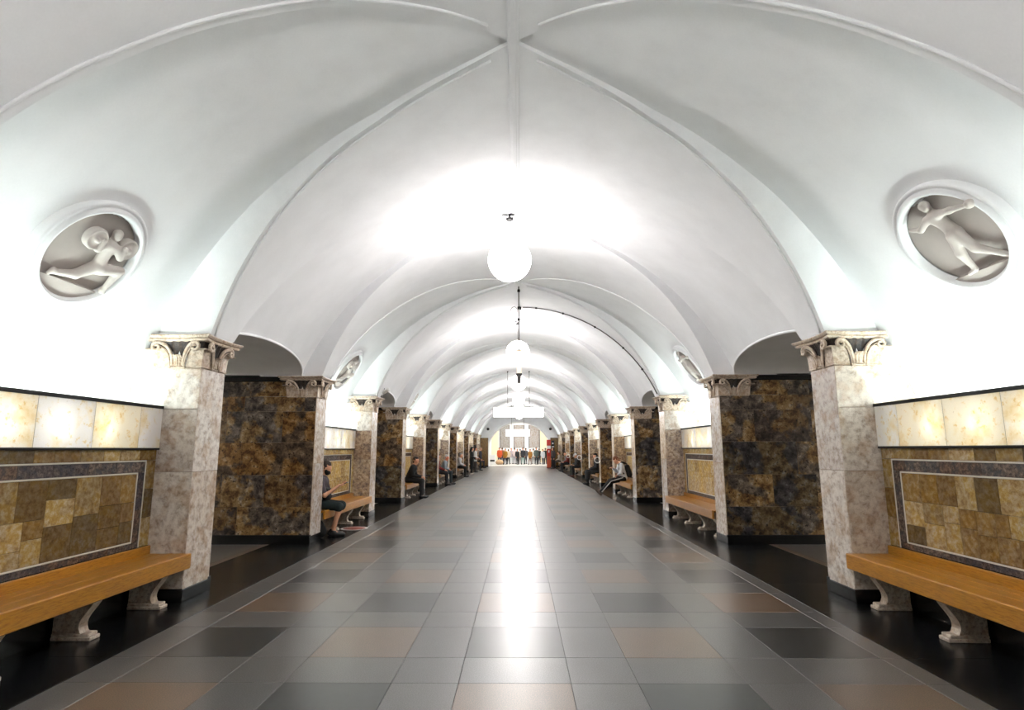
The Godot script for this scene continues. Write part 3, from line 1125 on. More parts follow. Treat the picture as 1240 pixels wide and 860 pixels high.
# a marble support: thick plate across the bench, S-curved front edge towards +x, moulded toe and a thin flared head
func make_bench_foot() -> void:
	var prof: Array[Vector2] = []
	var n := 16
	for i in n + 1:
		var g := float(i) / n
		var y := 0.05 + g * 0.40
		var x := 0.035 + 0.055 * sin((g - 0.1) * PI * 1.55 - PI * 0.5) + 0.085 * g * g + 0.05 * pow(1.0 - g, 4.0)
		prof.append(Vector2(x, y))
	var t := PackedVector3Array()
	var w := 0.045
	var xb := -0.22
	for i in n:
		var a := prof[i]
		var b := prof[i + 1]
		quad(t, Vector3(a.x, a.y, w), Vector3(a.x, a.y, -w), Vector3(b.x, b.y, -w), Vector3(b.x, b.y, w))
		quad(t, Vector3(xb, a.y, w), Vector3(a.x, a.y, w), Vector3(b.x, b.y, w), Vector3(xb, b.y, w))
		quad(t, Vector3(a.x, a.y, -w), Vector3(xb, a.y, -w), Vector3(xb, b.y, -w), Vector3(b.x, b.y, -w))
		# raised fillet along the curved edge, on both cheeks
		for sg in [1.0, -1.0]:
			var z0: float = sg * w
			var z1: float = sg * (w + 0.008)
			var p := [Vector3(a.x - 0.035, a.y, z1), Vector3(a.x, a.y, z1), Vector3(b.x, b.y, z1), Vector3(b.x - 0.035, b.y, z1)]
			if sg > 0:
				quad(t, p[0], p[1], p[2], p[3])
			else:
				quad(t, p[3], p[2], p[1], p[0])
			quad(t, Vector3(a.x, a.y, z0), Vector3(a.x, a.y, z1), Vector3(b.x, b.y, z1), Vector3(b.x, b.y, z0))
	quad(t, Vector3(xb, 0.05, -w), Vector3(xb, 0.05, w), Vector3(xb, 0.45, w), Vector3(xb, 0.45, -w))
	box_tris(t, Vector3(-0.22, 0.03, -w - 0.012), Vector3(0.105, 0.058, w + 0.012), 0.006)
	box_tris(t, Vector3(-0.22, 0.0, -w - 0.018), Vector3(0.125, 0.032, w + 0.018), 0.006)
	box_tris(t, Vector3(-0.22, 0.44, -w - 0.012), Vector3(0.165, 0.462, w + 0.012), 0.004)
	cache.bench_foot = commit(t, false)

# ---------------------------------------------------------------- relief medallions on the vault over the niches
func build_medallion(k: int, s: int) -> void:
	var f := float(s)
	var zc := D0 + LP * 0.5 + PER * k + (0.14 if s < 0 else -0.01)
	var th := deg_to_rad(54.4 if s < 0 else 53.7)
	var at := Vector3(f * RN * sin(th), CN + RN * cos(th), -zc)
	var what := "kneeling weightlifter" if s < 0 else "striding athlete"
	var label := "round white plaster medallion of a %s over the %s bench" % [what, which(k)]
	var m := thing("medallion", label + " on the " + SIDE_NAME[s], "medallion", at, 0.0, "plaster medallions over the niches")
	var nrm := Vector3(-f * sin(th), -cos(th), 0)
	var up := Vector3(-f * cos(th), sin(th), 0)
	# x to the right as seen from the hall, y up along the vault, z out of the wall
	var right := up.cross(nrm).normalized()
	m.transform = Transform3D(Basis(right, up, nrm), at + nrm * 0.055)
	if not cache.has("med_rim"):
		var turn := Basis(Vector3.RIGHT, PI / 2)
		var t := PackedVector3Array()
		lathe_tris(t, [Vector2(0.56, -0.075), Vector2(0.548, -0.02), Vector2(0.545, 0.018), Vector2(0.535, 0.03), Vector2(0.515, 0.032), Vector2(0.508, 0.022), Vector2(0.498, 0.03), Vector2(0.485, 0.05), Vector2(0.468, 0.054), Vector2(0.455, 0.046), Vector2(0.450, 0.03), Vector2(0.440, 0.012), Vector2(0.436, -0.02)], 72)
		for i in t.size():
			t[i] = turn * t[i]
		cache.med_rim = commit(t)
		t = PackedVector3Array()
		lathe_tris(t, [Vector2(0.44, -0.03), Vector2(0.0, -0.022)], 48)
		for i in t.size():
			t[i] = turn * t[i]
		cache.med_disc = commit(t)
		var fl := func(b): return [Vector3(b[0].x, b[0].y, b[0].z * 2.0), Vector3(b[1].x, b[1].y, b[1].z * 2.0), b[2], b[3]]
		# weightlifter: kneeling on the front foot, the other leg stretched behind, the bar on the shoulders
		cache.med_lifter = relief([
			v3(0.06, 0.285, 0.02), v3(0.065, 0.262, 0.03), 0.046, 0.038, v3(0.07, 0.24, 0), v3(0.09, 0.19, 0), 0.026, 0.03,
			v3(0.03, 0.165, 0.02), v3(0.155, 0.155, 0.02), 0.045, 0.045, v3(0.09, 0.15, 0), v3(0.125, 0.0, 0), 0.066, 0.05, v3(0.125, 0.0, 0), v3(0.14, -0.07, 0), 0.054, 0.062,
			v3(0.16, -0.07, 0.03), v3(0.345, -0.015, 0.04), 0.06, 0.042, v3(0.345, -0.02, 0.04), v3(0.35, -0.235, 0.03), 0.042, 0.024, v3(0.34, -0.262, 0.03), v3(0.40, -0.272, 0.03), 0.024, 0.017,
			v3(0.12, -0.08, 0), v3(0.0, -0.205, 0.0), 0.06, 0.042, v3(0.0, -0.21, 0.0), v3(-0.20, -0.255, 0.0), 0.042, 0.024, v3(-0.215, -0.235, 0), v3(-0.235, -0.285, 0.0), 0.022, 0.018,
			v3(0.02, 0.16, 0.03), v3(-0.045, 0.09, 0.05), 0.034, 0.028, v3(-0.045, 0.09, 0.05), v3(-0.06, 0.185, 0.06), 0.028, 0.022, v3(0.16, 0.15, 0.03), v3(0.23, 0.10, 0.05), 0.034, 0.028, v3(0.23, 0.10, 0.05), v3(0.205, 0.2, 0.06), 0.027, 0.022])
		cache.med_athlete = relief([
			v3(0.025, 0.368, 0.02), v3(0.035, 0.345, 0.03), 0.046, 0.037, v3(0.02, 0.32, 0), v3(0.015, 0.27, 0), 0.026, 0.03,
			v3(-0.055, 0.245, 0.01), v3(0.08, 0.25, 0.02), 0.038, 0.04, v3(0.01, 0.235, 0), v3(0.045, 0.11, 0), 0.064, 0.047, v3(0.045, 0.11, 0), v3(0.06, 0.04, 0), 0.05, 0.06,
			v3(0.09, 0.25, 0.03), v3(0.22, 0.235, 0.05), 0.034, 0.027, v3(0.22, 0.235, 0.05), v3(0.375, 0.205, 0.05), 0.026, 0.018,
			v3(-0.065, 0.245, 0.02), v3(-0.17, 0.20, 0.03), 0.033, 0.026, v3(-0.17, 0.20, 0.03), v3(-0.265, 0.245, 0.03), 0.025, 0.017,
			v3(0.08, 0.03, 0.02), v3(0.14, -0.14, 0.03), 0.055, 0.038, v3(0.14, -0.14, 0.03), v3(0.285, -0.275, 0.01), 0.038, 0.022, v3(0.29, -0.28, 0.01), v3(0.345, -0.31, 0.02), 0.021, 0.016,
			v3(0.04, 0.03, 0.02), v3(-0.005, -0.135, 0.04), 0.054, 0.038, v3(-0.005, -0.135, 0.04), v3(-0.02, -0.30, 0.02), 0.037, 0.022, v3(-0.02, -0.315, 0.03), v3(-0.08, -0.325, 0.04), 0.022, 0.016])
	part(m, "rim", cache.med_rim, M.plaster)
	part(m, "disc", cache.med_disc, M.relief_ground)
	# the ground the figure stands on: a segment of the disc
	var gy := -0.295 if s < 0 else -0.335
	var key := "med_ground%d" % s
	if not cache.has(key):
		var t := PackedVector3Array()
		var a0 := asin(gy / 0.44)
		var n := 16
		for i in n:
			var u := lerpf(PI - a0, TAU + a0, float(i) / n)
			var v := lerpf(PI - a0, TAU + a0, float(i + 1) / n)
			var a := Vector3(0.44 * cos(u), 0.44 * sin(u), 0.014)
			var b := Vector3(0.44 * cos(v), 0.44 * sin(v), 0.014)
			t.append_array(PackedVector3Array([Vector3(0, gy, 0.018), a, b]))
		var e := 0.44 * cos(a0)
		quad(t, Vector3(-e, gy, -0.03), Vector3(-e, gy, 0.016), Vector3(e, gy, 0.016), Vector3(e, gy, -0.03))
		cache[key] = commit(t, false)
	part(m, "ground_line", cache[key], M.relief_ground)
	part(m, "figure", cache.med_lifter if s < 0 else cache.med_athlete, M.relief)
	if s < 0:
		if not cache.has("med_weight"):
			var t := PackedVector3Array()
			lathe_tris(t, [Vector2(0.102, -0.03), Vector2(0.106, 0.018), Vector2(0.098, 0.032), Vector2(0.086, 0.032), Vector2(0.08, 0.022), Vector2(0.03, 0.022), Vector2(0.026, 0.05), Vector2(0.0, 0.052)], 32)
			var turn := Basis(Vector3.RIGHT, PI / 2)
			for i in t.size():
				t[i] = turn * t[i]
			cache.med_weight = commit(t)
			cache.med_bar = tube([Vector3(-0.16, 0.175, 0.055), Vector3(0.29, 0.20, 0.03)], 0.011, 8)
		part(m, "barbell", cache.med_bar, M.relief)
		part(m, "weight_plate", cache.med_weight, M.relief, Vector3(-0.13, 0.165, 0.04))
		part(m, "weight_plate", cache.med_weight, M.relief, Vector3(0.27, 0.195, 0.01))
	else:
		if not cache.has("med_ball"):
			var bones := [[v3(0.405, 0.205, 0.05), v3(0.406, 0.206, 0.05), 0.04, 0.04]]
			cache.med_ball = blob(bones, 0.01, 0.01)
		part(m, "ball", cache.med_ball, M.relief)

func v3(x: float, y: float, z: float) -> Vector3:
	return Vector3(x, y, z)

# flat list a, b, ra, rb ... -> a figure in half relief
func relief(l: Array) -> ArrayMesh:
	var bones := []
	for i in range(0, l.size(), 4):
		bones.append([l[i], l[i + 1], l[i + 2], l[i + 3]])
	var t := PackedVector3Array()
	blob_tris(t, bones, 0.022, 0.009)
	for i in t.size():
		t[i].z = t[i].z * 0.95 + 0.004
	return commit(t)

# ---------------------------------------------------------------- lamps
func build_lamps() -> void:
	for k in range(-1, LAST):
		var x: float = -0.10 if k == 0 else 0.0
		var z := D0 + LP + LG * 0.5 + PER * k
		var cy: float = 4.495 if k == 0 else 4.34
		var r := 0.335
		var top := CW + RW
		var l := thing("globe_lamp", "%s white glass globe lamp hanging from the vault crown" % which(k), "lamp", Vector3(x, cy, -z), 0.0, "globe lamps along the crown")
		var t := PackedVector3Array()
		var prof := []
		for i in 25:
			var a := -PI / 2 + PI * 0.965 * i / 24.0
			prof.append(Vector2(r * cos(a) if i > 0 else 0.0, r * sin(a)))
		lathe_tris(t, prof, 40)
		part(l, "globe", commit(t), M.globe)
		part(l, "collar", lathe([Vector2(0.03, 0.345), Vector2(0.045, 0.335), Vector2(0.045, 0.328), Vector2(0.03, 0.326), Vector2(0.0, 0.326)], 16), M.white_plastic)
		part(l, "rod", tube([Vector3(0, 0.33, 0), Vector3(0, top - cy - 0.1, 0)], 0.007), M.wire)
		# ceiling rose with its bracket
		var ry := top - cy
		part(l, "canopy", lathe([Vector2(0.0, ry - 0.13), Vector2(0.05, ry - 0.125), Vector2(0.062, ry - 0.105), Vector2(0.055, ry - 0.09), Vector2(0.02, ry - 0.085), Vector2(0.02, ry - 0.03)], 16), M.metal)
		boxpart(l, "bracket", Vector3(-0.125, ry - 0.04, -0.02), Vector3(0.11, ry - 0.022, 0.02), M.metal, 0.004)
		for sx in [-0.05, 0.05]:
			boxpart(l, "strut", Vector3(sx - 0.008, ry - 0.11, -0.008), Vector3(sx + 0.008, ry - 0.03, 0.008), M.metal, 0.002)
		omni(l, Vector3.ZERO, Color(1.0, 0.978, 0.982), LAMP_E if k >= 0 else 1.7, r * 0.9)

# ---------------------------------------------------------------- lamps of the platforms beyond the passages
func build_platform_lamps() -> void:
	for k in range(-1, LAST + 1):
		for s in [-1, 1]:
			var z := D0 + LP * 0.5 + PER * k
			var l := thing("platform_lamp", "round ceiling lamp over the platform behind the %s %s pylon" % [which(k), SIDE_NAME[s]], "lamp", Vector3(s * 8.2, 4.2, -z), 0.0, "platform lamps")
			part(l, "base", lathe([Vector2(0.0, 0.0), Vector2(0.12, -0.005), Vector2(0.12, -0.04), Vector2(0.0, -0.045)], 20), M.white_plastic)
			part(l, "bulb", lathe([Vector2(0.0, -0.20), Vector2(0.09, -0.18), Vector2(0.14, -0.12), Vector2(0.12, -0.06), Vector2(0.10, -0.04)], 20), M.bulb)
			omni(l, Vector3(0, -0.11, 0), Color(1.0, 0.95, 0.88), PLATFORM_E, 0.12)

const PLATFORM_E := 7.0

# ---------------------------------------------------------------- signs
func build_signs() -> void:
	# narrow sign box seen end-on, hung from the crown by a pole
	var v := thing("hanging_sign", "narrow hanging sign box seen end-on before the second globe lamp", "sign", Vector3(0.035, 3.2, -12.43))
	boxpart(v, "box_body", Vector3(-0.05, 0.03, -0.012), Vector3(0.05, 0.53, -1.75), M.white_plastic, 0.006)
	boxpart(v, "end_panel", Vector3(-0.047, 0.03, -0.012), Vector3(0.047, 0.53, 0.0), M.sign_end, 0.003)
	boxpart(v, "top_cap", Vector3(-0.06, 0.53, 0.012), Vector3(0.06, 0.555, -1.76), M.metal, 0.004)
	boxpart(v, "bottom_cap", Vector3(-0.065, -0.02, 0.012), Vector3(0.065, 0.03, -0.09), M.metal, 0.006)
	boxpart(v, "underside", Vector3(-0.05, 0.0, -0.09), Vector3(0.05, 0.03, -1.75), M.wire, 0.004)
	part(v, "pole", tube([Vector3(0, 0.55, -0.25), Vector3(0, 2.06, -0.25)], 0.013), M.wire)
	part(v, "pole", tube([Vector3(0, 0.55, -1.5), Vector3(0, 2.06, -1.5)], 0.013), M.wire)
	for y in [1.95, 1.55, 1.28]:
		part(v, "clamp", lathe([Vector2(0.0, y - 0.03), Vector2(0.03, y - 0.03), Vector2(0.034, y), Vector2(0.03, y + 0.03), Vector2(0.0, y + 0.03)], 10), M.metal, Vector3(0, 0, -0.25))
	# wide light boxes across the hall
	var specs := [[27.0, -0.005, 3.045, 1.195, 0.505, "wide blank white light box sign hung on two thin rods"], [48.0, -0.12, 2.62, 1.0, 0.6, "smaller white light box sign hanging before the end arch"]]
	for q in specs:
		var hw: float = q[3]
		var h: float = q[4]
		var b := thing("light_box_sign", q[5], "sign", Vector3(q[1], q[2], -q[0]), 0.0, "white light boxes across the hall")
		var t := PackedVector3Array()
		box_tris(t, Vector3(-hw, 0, -0.08), Vector3(hw, h, 0.0), 0.02)
		part(b, "casing", commit(t, false), M.wire)
		boxpart(b, "face", Vector3(-hw + 0.02, 0.02, -0.002), Vector3(hw - 0.02, h - 0.02, 0.012), M.sign_face, 0.006)
		boxpart(b, "back_face", Vector3(-hw + 0.02, 0.02, -0.092), Vector3(hw - 0.02, h - 0.02, -0.078), M.sign_face, 0.006)
		for x in [-0.51, 0.51]:
			var top: float = CW + sqrt(RW * RW - x * x) - float(q[2])
			part(b, "rod", tube([Vector3(x, h - 0.02, -0.04), Vector3(x, top, -0.04)], 0.012), M.wire)
			part(b, "anchor", lathe([Vector2(0.0, -0.06), Vector2(0.03, -0.05), Vector2(0.035, 0.01)], 10), M.metal, Vector3(x, top, -0.04))

# ---------------------------------------------------------------- small fittings
func build_small() -> void:
	# conduit following the vault from the crown down to a capital on the right
	var c := thing("conduit", "dark cable conduit curving down the vault to a capital on the right", "conduit")
	var pts := []
	for i in 25:
		var a := lerpf(deg_to_rad(2.0), deg_to_rad(67.5), i / 24.0)
		pts.append(Vector3((RW - 0.02) * sin(a), CW + (RW - 0.02) * cos(a), -lerpf(14.62, 14.3, i / 24.0)))
	part(c, "pipe", tube(pts, 0.014, 6), M.wire)
	for i in [2, 6, 11, 16, 20]:
		part(c, "clip", box(0.05, 0.05, 0.03, 0.006), M.metal, pts[i])
	var coil := []
	for i in 17:
		coil.append(Vector3(-0.09 + 0.085 * cos(TAU * i / 16.0), 5.16 + 0.10 * sin(TAU * i / 16.0), -14.62))
	part(c, "coil", tube(coil, 0.008, 6), M.wire)
	part(c, "junction_box", box(0.08, 0.08, 0.06, 0.008), M.metal, Vector3(0.06, 5.22, -14.62))
	# security cameras on a capital on the left
	var s1 := thing("security_camera", "white security camera standing upright on the left capital", "camera", Vector3(-3.78, HCT + 0.0, -14.35), 0.0, "security cameras")
	part(s1, "stem", lathe([Vector2(0.09, 0.0), Vector2(0.07, 0.06), Vector2(0.035, 0.10), Vector2(0.035, 0.26), Vector2(0.0, 0.26)], 14), M.white_plastic)
	part(s1, "housing", lathe([Vector2(0.0, 0.24), Vector2(0.075, 0.245), Vector2(0.085, 0.27), Vector2(0.08, 0.34), Vector2(0.05, 0.37), Vector2(0.0, 0.375)], 18), M.white_plastic)
	part(s1, "lens_band", lathe([Vector2(0.086, 0.285), Vector2(0.088, 0.30), Vector2(0.086, 0.315)], 18), M.metal)
	var s2 := thing("security_camera", "white bullet security camera on an arm beside the left capital", "camera", Vector3(-3.45, HCT + 0.0, -14.55), 0.0, "security cameras")
	part(s2, "arm", tube([Vector3(-0.1, 0, 0), Vector3(-0.05, 0.2, 0), Vector3(0.06, 0.24, 0)], 0.02), M.metal)
	part(s2, "housing", box(0.09, 0.08, 0.24, 0.02), M.white_plastic, Vector3(0.1, 0.17, 0), Basis(Vector3.UP, 0.9) * Basis(Vector3.RIGHT, -0.35))
	part(s2, "mount", box(0.14, 0.16, 0.1, 0.02), M.metal, Vector3(-0.08, 0.1, -0.05))
	# round sticker on the floor
	var st := thing("floor_sticker", "round red floor sticker with a white edge before the seated person in shorts", "sticker", Vector3(-3.36, 0.0, -12.2))
	part(st, "white_ring", lathe([Vector2(0.275, 0.001), Vector2(0.27, 0.0035), Vector2(0.0, 0.0035)], 40), cloth(Color(0.85, 0.84, 0.82), 0.5))
	part(st, "red_disc", lathe([Vector2(0.225, 0.0035), Vector2(0.22, 0.005), Vector2(0.0, 0.005)], 40), cloth(Color(0.55, 0.25, 0.18), 0.5))
	# white rings on the far pilasters of the right side
	for i in 3:
		var z: float = [25.7, 33.4, 41.1][i]
		var r := thing("ring_bracket", "white ring bracket on the %s pylon of the right side" % which(3 + i), "bracket", Vector3(3.5, 1.12, -z), 0.0, "white ring brackets")
		var ring := []
		for j in 25:
			ring.append(Vector3(-0.06 + 0.12 * cos(TAU * j / 24.0), 0.12 * sin(TAU * j / 24.0), 0.0))
		part(r, "ring", tube(ring, 0.022, 8), M.white_plastic)
		part(r, "plate", box(0.06, 0.10, 0.05, 0.008), M.white_plastic, Vector3(0.08, 0, 0))
	# loudspeakers on the end wall
	for x in [-2.86, 2.86]:
		var sp := thing("loudspeaker", "grey round loudspeaker high on the end wall, %s of the arch" % ("left" if x < 0 else "right"), "loudspeaker", Vector3(x, 3.42, -53.25), 0.0, "loudspeakers on the end wall")
		var turn := Basis(Vector3.RIGHT, PI / 2)
		part(sp, "housing", lathe([Vector2(0.13, -0.01), Vector2(0.13, 0.06), Vector2(0.11, 0.08), Vector2(0.1, 0.07), Vector2(0.0, 0.06)], 20), M.wire, Vector3.ZERO, turn)
		part(sp, "cone", lathe([Vector2(0.09, 0.072), Vector2(0.04, 0.066), Vector2(0.03, 0.078), Vector2(0.0, 0.082)], 20), M.metal, Vector3.ZERO, turn)
	# red help column by the end of the hall
	var red := cloth(Color(0.70, 0.16, 0.10), 0.4)
	var col := thing("information_column", "tall red information column with a white band beside the end arch", "column", Vector3(2.52, 0, -49.9))
	boxpart(col, "lower_body", Vector3(-0.17, 0.04, -0.12), Vector3(0.17, 1.0, 0.12), cloth(Color(0.72, 0.30, 0.16), 0.4), 0.02)
	boxpart(col, "middle_body", Vector3(-0.17, 1.0, -0.12), Vector3(0.17, 1.62, 0.12), red, 0.02)
	boxpart(col, "white_band", Vector3(-0.165, 1.62, -0.115), Vector3(0.165, 1.88, 0.115), M.white_plastic, 0.02)
	boxpart(col, "upper_body", Vector3(-0.17, 1.88, -0.12), Vector3(0.17, 2.38, 0.12), red, 0.02)
	boxpart(col, "base", Vector3(-0.2, 0, -0.15), Vector3(0.2, 0.04, 0.15), M.metal, 0.01)
	part(col, "lamp_globe", lathe([Vector2(0.0, 2.5), Vector2(0.06, 2.48), Vector2(0.08, 2.43), Vector2(0.05, 2.38), Vector2(0.0, 2.38)].map(func(q): return q), 14), M.white_plastic)
	boxpart(col, "button_panel", Vector3(-0.05, 1.3, 0.118), Vector3(0.05, 1.5, 0.13), M.white_plastic, 0.004)
	var bl := thing("notice_stand", "black notice stand with a white sheet next to the red column", "stand", Vector3(2.86, 0, -49.6))
	boxpart(bl, "board", Vector3(-0.13, 1.55, -0.03), Vector3(0.13, 2.3, 0.03), M.metal, 0.01)
	boxpart(bl, "sheet", Vector3(-0.09, 1.62, 0.028), Vector3(0.09, 1.83, 0.034), M.white_plastic, 0.002)
	boxpart(bl, "sheet", Vector3(-0.06, 2.02, 0.028), Vector3(0.05, 2.13, 0.034), M.white_plastic, 0.002)
	part(bl, "post", tube([Vector3(0, 0.02, 0), Vector3(0, 1.56, 0)], 0.025), M.metal)
	boxpart(bl, "foot", Vector3(-0.14, 0, -0.14), Vector3(0.14, 0.03, 0.14), M.metal, 0.008)

# ---------------------------------------------------------------- the bright hall beyond the end arch
func build_end_hall() -> void:
	var w := structure("wall_front", "white end wall pierced by a round arch", "wall")
	# wall with an arch of radius 3.1 about height 1.0, opening 2.8 to each side
	var t := PackedVector3Array()
	var n := 40
	var zf := -53.28
	var zb := -56.0
	var pts: Array[Vector2] = []
	pts.append(Vector2(-2.8, 0.0))
	for i in n + 1:
		var a := lerpf(-asin(2.8 / 3.1), asin(2.8 / 3.1), float(i) / n)
		pts.append(Vector2(3.1 * sin(a), 1.0 + 3.1 * cos(a)))
	pts.append(Vector2(2.8, 0.0))
	for i in pts.size() - 1:
		var a := pts[i]
		var b := pts[i + 1]
		if i > 0 and i < pts.size() - 2:
			quad(t, Vector3(a.x, a.y, zf), Vector3(b.x, b.y, zf), Vector3(b.x, 5.6, zf), Vector3(a.x, 5.6, zf))
		quad(t, Vector3(a.x, a.y, zf), Vector3(a.x, a.y, zb), Vector3(b.x, b.y, zb), Vector3(b.x, b.y, zf))
	for s in [-1.0, 1.0]:
		var a := Vector3(s * 2.8, 0, zf)
		if s < 0:
			quad(t, Vector3(-7.2, 0, zf), a, Vector3(-2.8, 5.6, zf), Vector3(-7.2, 5.6, zf))
		else:
			quad(t, a, Vector3(7.2, 0, zf), Vector3(7.2, 5.6, zf), Vector3(2.8, 5.6, zf))
	part(w, "arch_wall", commit(t, false), M.plaster)
	for s in [-1.0, 1.0]:
		boxpart(w, "marble_pier", Vector3(s * 2.84, 0.12, zf + 0.05), Vector3(s * 3.56, 2.62, zf - 0.05), M.gold[1 if s < 0 else 3], 0.006)
		boxpart(w, "pier_plinth", Vector3(s * 2.82, 0, zf + 0.07), Vector3(s * 3.58, 0.12, zf - 0.05), M.black[0], 0.006)
	# hall behind
	var zw := -66.0
	var w2 := structure("wall_end", "white wall with grey marble panels closing the far hall", "wall")
	var c2 := structure("ceiling_end", "flat white ceiling of the far hall", "ceiling")
	boxpart(w2, "end_face", Vector3(-7.2, 0, zw), Vector3(7.2, 6.0, zw - 0.2), M.plaster, 0.0)
	boxpart(c2, "end_ceiling", Vector3(-7.2, 5.6, zf), Vector3(7.2, 5.8, zw), M.plaster, 0.0)
	for s in [-1.0, 1.0]:
		var side := structure("wall_end_left" if s < 0 else "wall_end_right", "plain white side wall of the far hall", "wall")
		boxpart(side, "end_side", Vector3(s * 7.2, 0, -53.3), Vector3(s * 7.4, 6.0, zw), M.plaster, 0.0)
		boxpart(w2, "cream_panel", Vector3(s * 2.35, 0.1, zw + 0.03), Vector3(s * 3.15, 4.2, zw), cloth(Color(0.93, 0.88, 0.76), 0.6), 0.005)
	var f2 := structure("floor_end", "pale floor of the far hall", "floor")
	boxpart(f2, "end_floor", Vector3(-7.2, -0.02, zf - 0.1), Vector3(7.2, 0.02, zw), cloth(Color(0.74, 0.73, 0.71), 0.35), 0.0)
	boxpart(w, "threshold", Vector3(-2.8, 0.0, zf + 0.05), Vector3(2.8, 0.03, zf - 0.12), cloth(Color(0.42, 0.41, 0.40), 0.5), 0.004)
	var grey := variants(M.light[0].albedo_texture, [Color(0.82, 0.83, 0.85), Color(0.76, 0.78, 0.80)], 0.3, Vector3(1.6, 0.35, 1.6))
	for x in [[-2.2, -1.12], [-0.62, 0.55], [1.1, 2.28]]:
		boxpart(w2, "grey_marble_panel", Vector3(x[0], 1.75, zw + 0.05), Vector3(x[1], 4.3, zw), pick(grey), 0.01)
		for e in [0, 1]:
			boxpart(w2, "panel_frame", Vector3(x[e] - 0.04, 1.7, zw + 0.07), Vector3(x[e] + 0.04, 4.3, zw), M.wire, 0.006)
	for x in [-0.88, 0.83]:
		boxpart(w2, "white_pier", Vector3(x - 0.2, 0, zw + 0.12), Vector3(x + 0.2, 5.4, zw), M.plaster, 0.01)
	# ceiling panels of the end hall
	for i in 2:
		var z: float = [-58.2, -62.4][i]
		var l := thing("ceiling_light", "%s flat ceiling light panel of the hall beyond the arch" % ["front", "rear"][i], "light", Vector3(0, 5.6, z), 0.0, "ceiling lights beyond the arch")
		boxpart(l, "frame", Vector3(-2.1, -0.05, -0.4), Vector3(2.1, 0.0, 0.4), M.white_plastic, 0.01)
		boxpart(l, "diffuser", Vector3(-2.05, -0.06, -0.36), Vector3(2.05, -0.045, 0.36), M.panel_light, 0.004)
		area(l, Vector3(0, -0.075, 0), Basis(Vector3.RIGHT, -PI / 2), Vector2(4.0, 0.7), Color(1, 0.98, 0.95), END_E)
	var g := thing("ticket_barrier", "white ticket barrier cabinet with a dark slot beyond the arch", "barrier", Vector3(-2.85, 0.02, -60.5))
	boxpart(g, "body", Vector3(-0.45, 0, -0.3), Vector3(0.4, 0.95, 0.3), M.white_plastic, 0.03)
	boxpart(g, "slot", Vector3(-0.36, 0.32, 0.29), Vector3(0.3, 0.5, 0.31), M.metal, 0.01)
	boxpart(g, "lid", Vector3(-0.48, 0.95, -0.33), Vector3(0.43, 1.0, 0.33), M.white_plastic, 0.02)

const END_E := 14.0

# ---------------------------------------------------------------- people
# head: centre at the origin, face towards +z
func head_bones() -> Array:
	return [
		[v3(0, 0.035, -0.022), v3(0, 0.025, 0.012), 0.092, 0.086], [v3(0, -0.03, 0.02), v3(0, -0.075, 0.035), 0.068, 0.045], [v3(-0.03, -0.02, 0.055), v3(0.03, -0.02, 0.055), 0.036, 0.036],
		[v3(0, 0.012, 0.088), v3(0, -0.022, 0.112), 0.010, 0.015], [v3(-0.022, -0.055, 0.076), v3(0.022, -0.055, 0.076), 0.011, 0.011], [v3(-0.038, 0.028, 0.082), v3(0.038, 0.028, 0.082), 0.013, 0.013],
		[v3(-0.088, 0.01, -0.01), v3(-0.09, -0.025, -0.008), 0.014, 0.011], [v3(0.088, 0.01, -0.01), v3(0.09, -0.025, -0.008), 0.014, 0.011]]

# hand: wrist at the origin, fingers towards +z, palm towards -y, thumb towards +x
func hand_bones() -> Array:
	var b := [[v3(-0.022, 0, 0.02), v3(-0.028, 0, 0.085), 0.014, 0.013], [v3(0, 0, 0.0), v3(0, 0, 0.085), 0.019, 0.014], [v3(0.022, 0, 0.02), v3(0.028, 0, 0.085), 0.014, 0.013]]
	var xs := [0.03, 0.01, -0.01, -0.03]
	var ln := [0.9, 1.0, 0.93, 0.75]
	for i in 4:
		var a := v3(xs[i], 0, 0.085)
		var c := a + v3(xs[i] * 0.08, -0.012, 0.042 * ln[i])
		var d := c + v3(0, -0.024, 0.024 * ln[i])
		var e := d + v3(0, -0.020, 0.006)
		b.append([a, c, 0.0095, 0.0088])
		b.append([c, d, 0.0088, 0.008])
		b.append([d, e, 0.008, 0.007])
	b.append([v3(0.022, -0.004, 0.025), v3(0.052, -0.014, 0.06), 0.012, 0.010])
	b.append([v3(0.052, -0.014, 0.06), v3(0.052, -0.028, 0.092), 0.010, 0.008])
	return b

